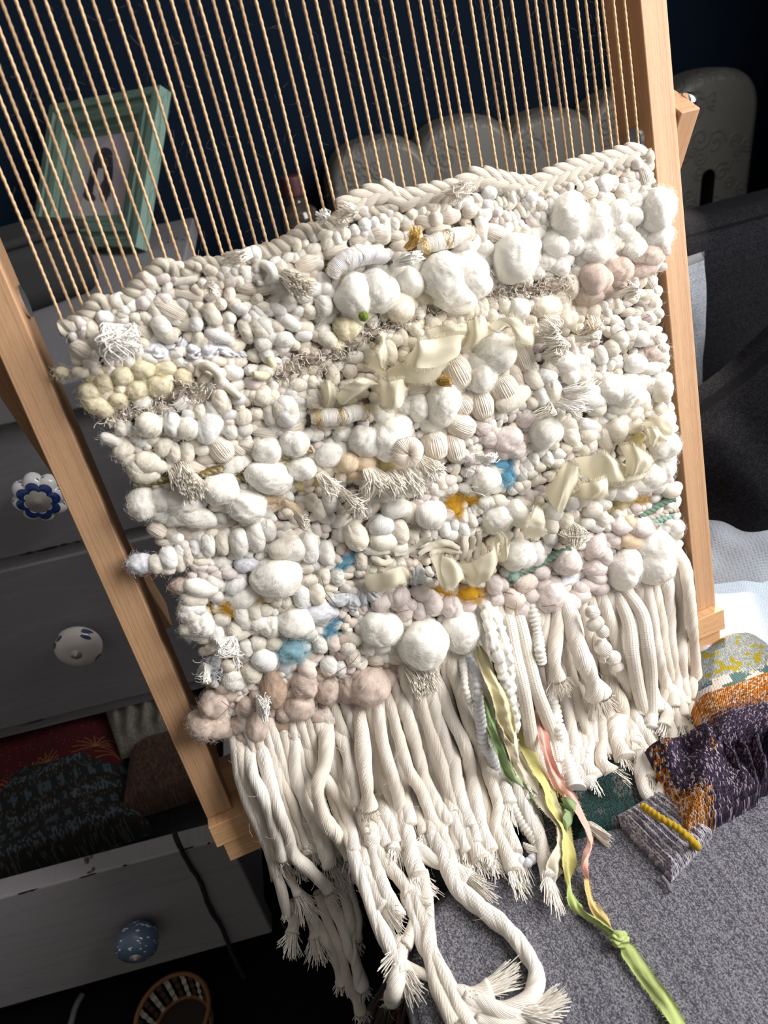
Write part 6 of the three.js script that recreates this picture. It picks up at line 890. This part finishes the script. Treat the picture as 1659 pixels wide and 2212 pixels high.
{
  const p = thing('cushion', 'large charcoal cushion leaning on the right of the sofa', 'cushion'); p.position.set(0.505,0.489,-0.110); p.rotation.set(-0.35, -0.25, 0.55, 'YXZ'); kid('cover', boxUV(pillow(0.38, 0.38, 0.14, 1)), backMat, p);
  const q = thing('cushion', 'pale grey cushion standing between loom post and charcoal cushion', 'cushion'); q.position.set(0.465,0.593,-0.255); q.position.x -= 0.098; q.rotation.set(-0.16, 0.0, -0.02, 'YXZ'); q.position.y -= 0.03; kid('cover', boxUV(pillow(0.20, 0.36, 0.06, 2)), matte('#ffffff', { map: rep(fabricMap('#787d85', '#8a9096', '#666b73', 73, 200), 4, 4), bumpMap: rep(fabricBump, 10, 10), bumpScale: 0.0006 }), q);
  const bl = thing('cushion', 'dark grey rounded bolster under the fringe at the sofa corner', 'cushion'); bl.position.set(-0.062, 0.362, 0.072); bl.rotation.set(0, -0.35, 0); const bg = new THREE.CapsuleGeometry(0.046, 0.05, 12, 32); bg.rotateZ(PI / 2); bg.scale(1, 0.95, 1); kid('cover', boxUV(bg.toNonIndexed()), std('#ffffff', { map: rep(fabricMap('#4b4b53', '#5c5c66', '#34343c', 74, 256), 6, 6) }), bl);
}
{ // light blue throw
  const rib = canvas(512, 512, (x, w, h) => { x.fillStyle = '#505050'; x.fillRect(0, 0, w, h); for (let j = 0; j < 32; j++) for (let i = 0; i < 32; i++) { x.fillStyle = (i + (j >> 1)) % 2 ? '#d0d0d0' : '#909090'; x.beginPath(); x.ellipse(i * 16 + 8, j * 16 + 8, 7, 5, 0.4, 0, TAU); x.fill(); } }, false);
  const th = thing('throw_blanket', 'pale blue waffle throw spread on the sofa seat behind the right foot', 'blanket');
  const m = matte('#b9c6d6', { bumpMap: rep(rib, 3, 3), bumpScale: 0.002, side: THREE.DoubleSide });
  kid('spread', softPatch([V(0.314,0.424,-0.123), V(0.518,0.424,-0.070), V(0.274,0.422,0.178), V(0.235,0.422,0.023)], 0.012, (s, t) => 0.004 * noise(s * 5, t * 5, 0), 50, 50), m, th);
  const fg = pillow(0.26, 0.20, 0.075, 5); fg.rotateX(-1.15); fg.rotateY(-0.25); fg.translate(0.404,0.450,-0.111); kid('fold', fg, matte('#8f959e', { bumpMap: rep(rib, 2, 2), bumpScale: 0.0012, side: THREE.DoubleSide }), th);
}
{ // hand-knitted jumper lying in folds
  const j = thing('knitted_jumper', 'hand knitted jumper in grey, purple and orange wool heaped under the right foot', 'jumper');
  const pick = (r, l) => l[Math.floor(r() * l.length)], nz = (u, v, k) => noise(u * k, v * k, 7);
  const tex = {
    cuff: knitMap((u, v, r) => pick(r, ['#aaa5b0', '#c0bbc4', '#918c9a', '#85808e', '#cfcad0']), 81),
    dark: knitMap((u, v, r) => (r() < 0.10 ? '#a98aa4' : r() < 0.3 ? '#655a6e' : r() < 0.5 ? '#4b4254' : '#322c3a'), 82),
    orange: knitMap((u, v, r) => { const k = v + 0.22 * nz(u, v, 4) + (r() - 0.5) * 0.2; return k < 0.5 ? pick(r, ['#e6d3c8', '#d2822a', '#bd6c1e', '#d9a070', '#a8642c']) : k < 0.66 ? pick(r, ['#8a5a3a', '#5a4652', '#c07a3a', '#9a8a98']) : pick(r, ['#3c3244', '#4a4054', '#a898a8', '#39303f', '#574c60']); }, 83),
    body: knitMap((u, v, r) => { const k = nz(u + 2, v, 3.2) + (r() - 0.5) * 0.5 - (u - 0.35) * 1.2; return k > 0.12 ? pick(r, ['#b8702a', '#c98a50', '#8a5630', '#d8c0b0']) : pick(r, ['#3c3244', '#4a4054', '#b0a0b0', '#39303f', '#574c60', '#2e2836']); }, 86),
    teal: knitMap((u, v, r) => { const k = v + 0.1 * nz(u, v, 5) + (r() - 0.5) * 0.1; if (k < 0.10) return pick(r, ['#d9772a', '#d8ccd4', '#e0a070']); const f = nz(u, v + 3, 17); return k > 0.62 && k < 0.78 ? (f > 0 ? '#c9bcb8' : '#4d6668') : k >= 0.78 ? pick(r, ['#4d6668', '#5f7678', '#3f5a5c']) : f > 0.47 ? '#938628' : pick(r, ['#8a9294', '#7a8486', '#9aa0a0']); }, 84),
    green: knitMap((u, v, r) => (nz(u, v, 9) > 0.3 && r() < 0.7 ? pick(r, ['#6f6c6c', '#5d605f']) : pick(r, ['#2f4d4b', '#33403f', '#3a5654'])), 85) };
  const M = (t, a, b) => matte('#ffffff', { map: rep(t, a, b), bumpMap: rep(knitBump, a, b), bumpScale: 0.0022, side: THREE.DoubleSide });
  const put = (name, pts, h, tx, a, b, wave) => kid(name, softPatch(pts, h, wave, 60, 60), M(tex[tx], a, b), j);
  put('sleeve', [V(0.024,0.420,0.079), V(0.102,0.420,0.090), V(0.076,0.420,0.149), V(0.016,0.420,0.139)], 0.009, 'green', 0.7, 0.5, (s, t) => 0.004 * noise(s * 4, t * 4, 1));
  put('cuff', [V(0.056,0.420,0.137), V(0.103,0.424,0.135), V(0.120,0.424,0.186), V(0.065,0.420,0.202)], 0.014, 'cuff', 0.42, 0.34, (s, t) => 0.0016 * Math.sin(s * 60) + 0.003 * noise(s * 3, t * 3, 1));
  put('body', [V(0.115,0.420,0.097), V(0.206,0.430,0.104), V(0.173,0.420,0.178), V(0.095,0.420,0.181)], 0.030, 'body', 0.8, 0.7, (s, t) => 0.006 * Math.sin(s * 9 + t * 6) + 0.008 * noise(s * 5, t * 4, 4));
  put('hem', [V(0.151,0.430,0.123), V(0.272,0.430,0.138), V(0.213,0.420,0.178), V(0.153,0.420,0.169)], 0.026, 'dark', 0.9, 0.5, (s, t) => 0.007 * Math.sin(s * 44) + 0.006 * noise(s * 4, t * 4, 9));
  put('fold', [V(0.181,0.432,0.081), V(0.329,0.432,0.099), V(0.252,0.432,0.147), V(0.156,0.432,0.135)], 0.036, 'orange', 0.9, 0.9, (s, t) => 0.006 * noise(s * 4 + 7, t * 3, 4));
  put('yoke', [V(0.236,0.420,0.018), V(0.312,0.420,0.004), V(0.313,0.424,0.116), V(0.171,0.424,0.093)], 0.016, 'teal', 1, 1, (s, t) => 0.004 * noise(s * 4, t * 4, 6));
  const st = new THREE.CatmullRomCurve3([V(0.076,0.444,0.149), V(0.079,0.450,0.167), V(0.085,0.450,0.179), V(0.089,0.448,0.191), V(0.097,0.432,0.192)]);
  kid('mustard_edging', sweep(st.getPoints(30), 0.0027, { m: 14, step: 0.0008, prof: (th, s, l) => 0.8 + 0.45 * Math.abs(Math.cos(th - s * l * 700)) }), std('#b8961c', { bumpMap: woolBump, bumpScale: 0.0006 }), j, 'mustard yellow crocheted edge');
  kid('yarn_tail', sweep([V(0.059,0.426,0.197), V(0.060,0.424,0.203), V(0.058,0.424,0.209)], 0.0018, { m: 8, step: 0.002 }), std('#6c6672'), j);
}
// ---------- on the floor below the drawer ----------
{
  const b = thing('basket', 'low woven cane basket on the dark floor under the open drawer', 'basket'); const c = V(-0.123,0.055,0.299); b.position.copy(toW(c.x, 0, c.z));
  for (let i = 0; i < 26; i++) { const a = i / 26 * TAU, f = (s, t) => { const y = 0.01 + 0.045 * t, r = 0.036 + 0.009 * t + 0.001 * Math.sin(t * 22 + i * PI); const th = a + (s - 0.5) * 0.15; return V(Math.cos(th) * r, y, Math.sin(th) * r); }; kid('cane', surf((s, t) => f(1 - s, t), 4, 20), std(i % 2 ? '#b9b4a8' : '#4a3424', { roughness: 0.6, side: THREE.DoubleSide }), b); }
  for (const [y, r] of [[0.055, 0.046], [0.012, 0.037]]) { const t = new THREE.TorusGeometry(r, 0.003, 10, 60); t.rotateX(PI / 2); t.translate(0, y, 0); kid(y > 0.03 ? 'rim' : 'foot_ring', t, std('#7a5230', { roughness: 0.6 }), b); }
  const bot = new THREE.CylinderGeometry(0.035, 0.035, 0.008, 30); bot.translate(0, 0.006, 0); kid('bottom', bot, bare, b);
  const w = [V(-0.267,0.030,0.217), V(-0.274,0.012,0.229), V(-0.277,0.005,0.253), V(-0.288,0.005,0.295)].map((v) => toW(v.x, v.y, v.z)); w[0].y = 0.004; w[1].y = 0.004;
  tag(mesh('cable', sweep(w, 0.004, { m: 10, step: 0.01 }), std('#6c6a68', { roughness: 0.5 })), 'pale grey cable on the dark floor below the drawer', 'cable');
  const h = thing('yarn_hank', 'loose brown yarn ends on the floor beside the sofa', 'yarn'); const L = [[], []];
  for (let i = 0; i < 36; i++) { const o = rr(-1, 1), p = [V(0.195,0.050,0.292), V(0.173,0.030,0.311), V(0.147,0.012,0.335), V(0.117,0.006,0.376)].map((v, k) => toW(v.x + o * (0.008 + 0.010 * k) + rr(-0.006, 0.006), v.y + rr(0, 0.012), v.z + rr(-0.01, 0.01))); L[i % 2].push([new THREE.CatmullRomCurve3(p).getPoints(14), 0.0016]); }
  kid('strands', threads(L[0]), std('#5e4434'), h, 'brown strands'); kid('strands', threads(L[1]), std('#4a4a50'), h, 'grey strands');
}

scene.traverse((o) => { if (o.isMesh) { o.castShadow = o.receiveShadow = true; } delete o.userData.n; });
console.log('hairs', hairs.length, 'fill', web.children.length);
renderer.render(scene, camera);
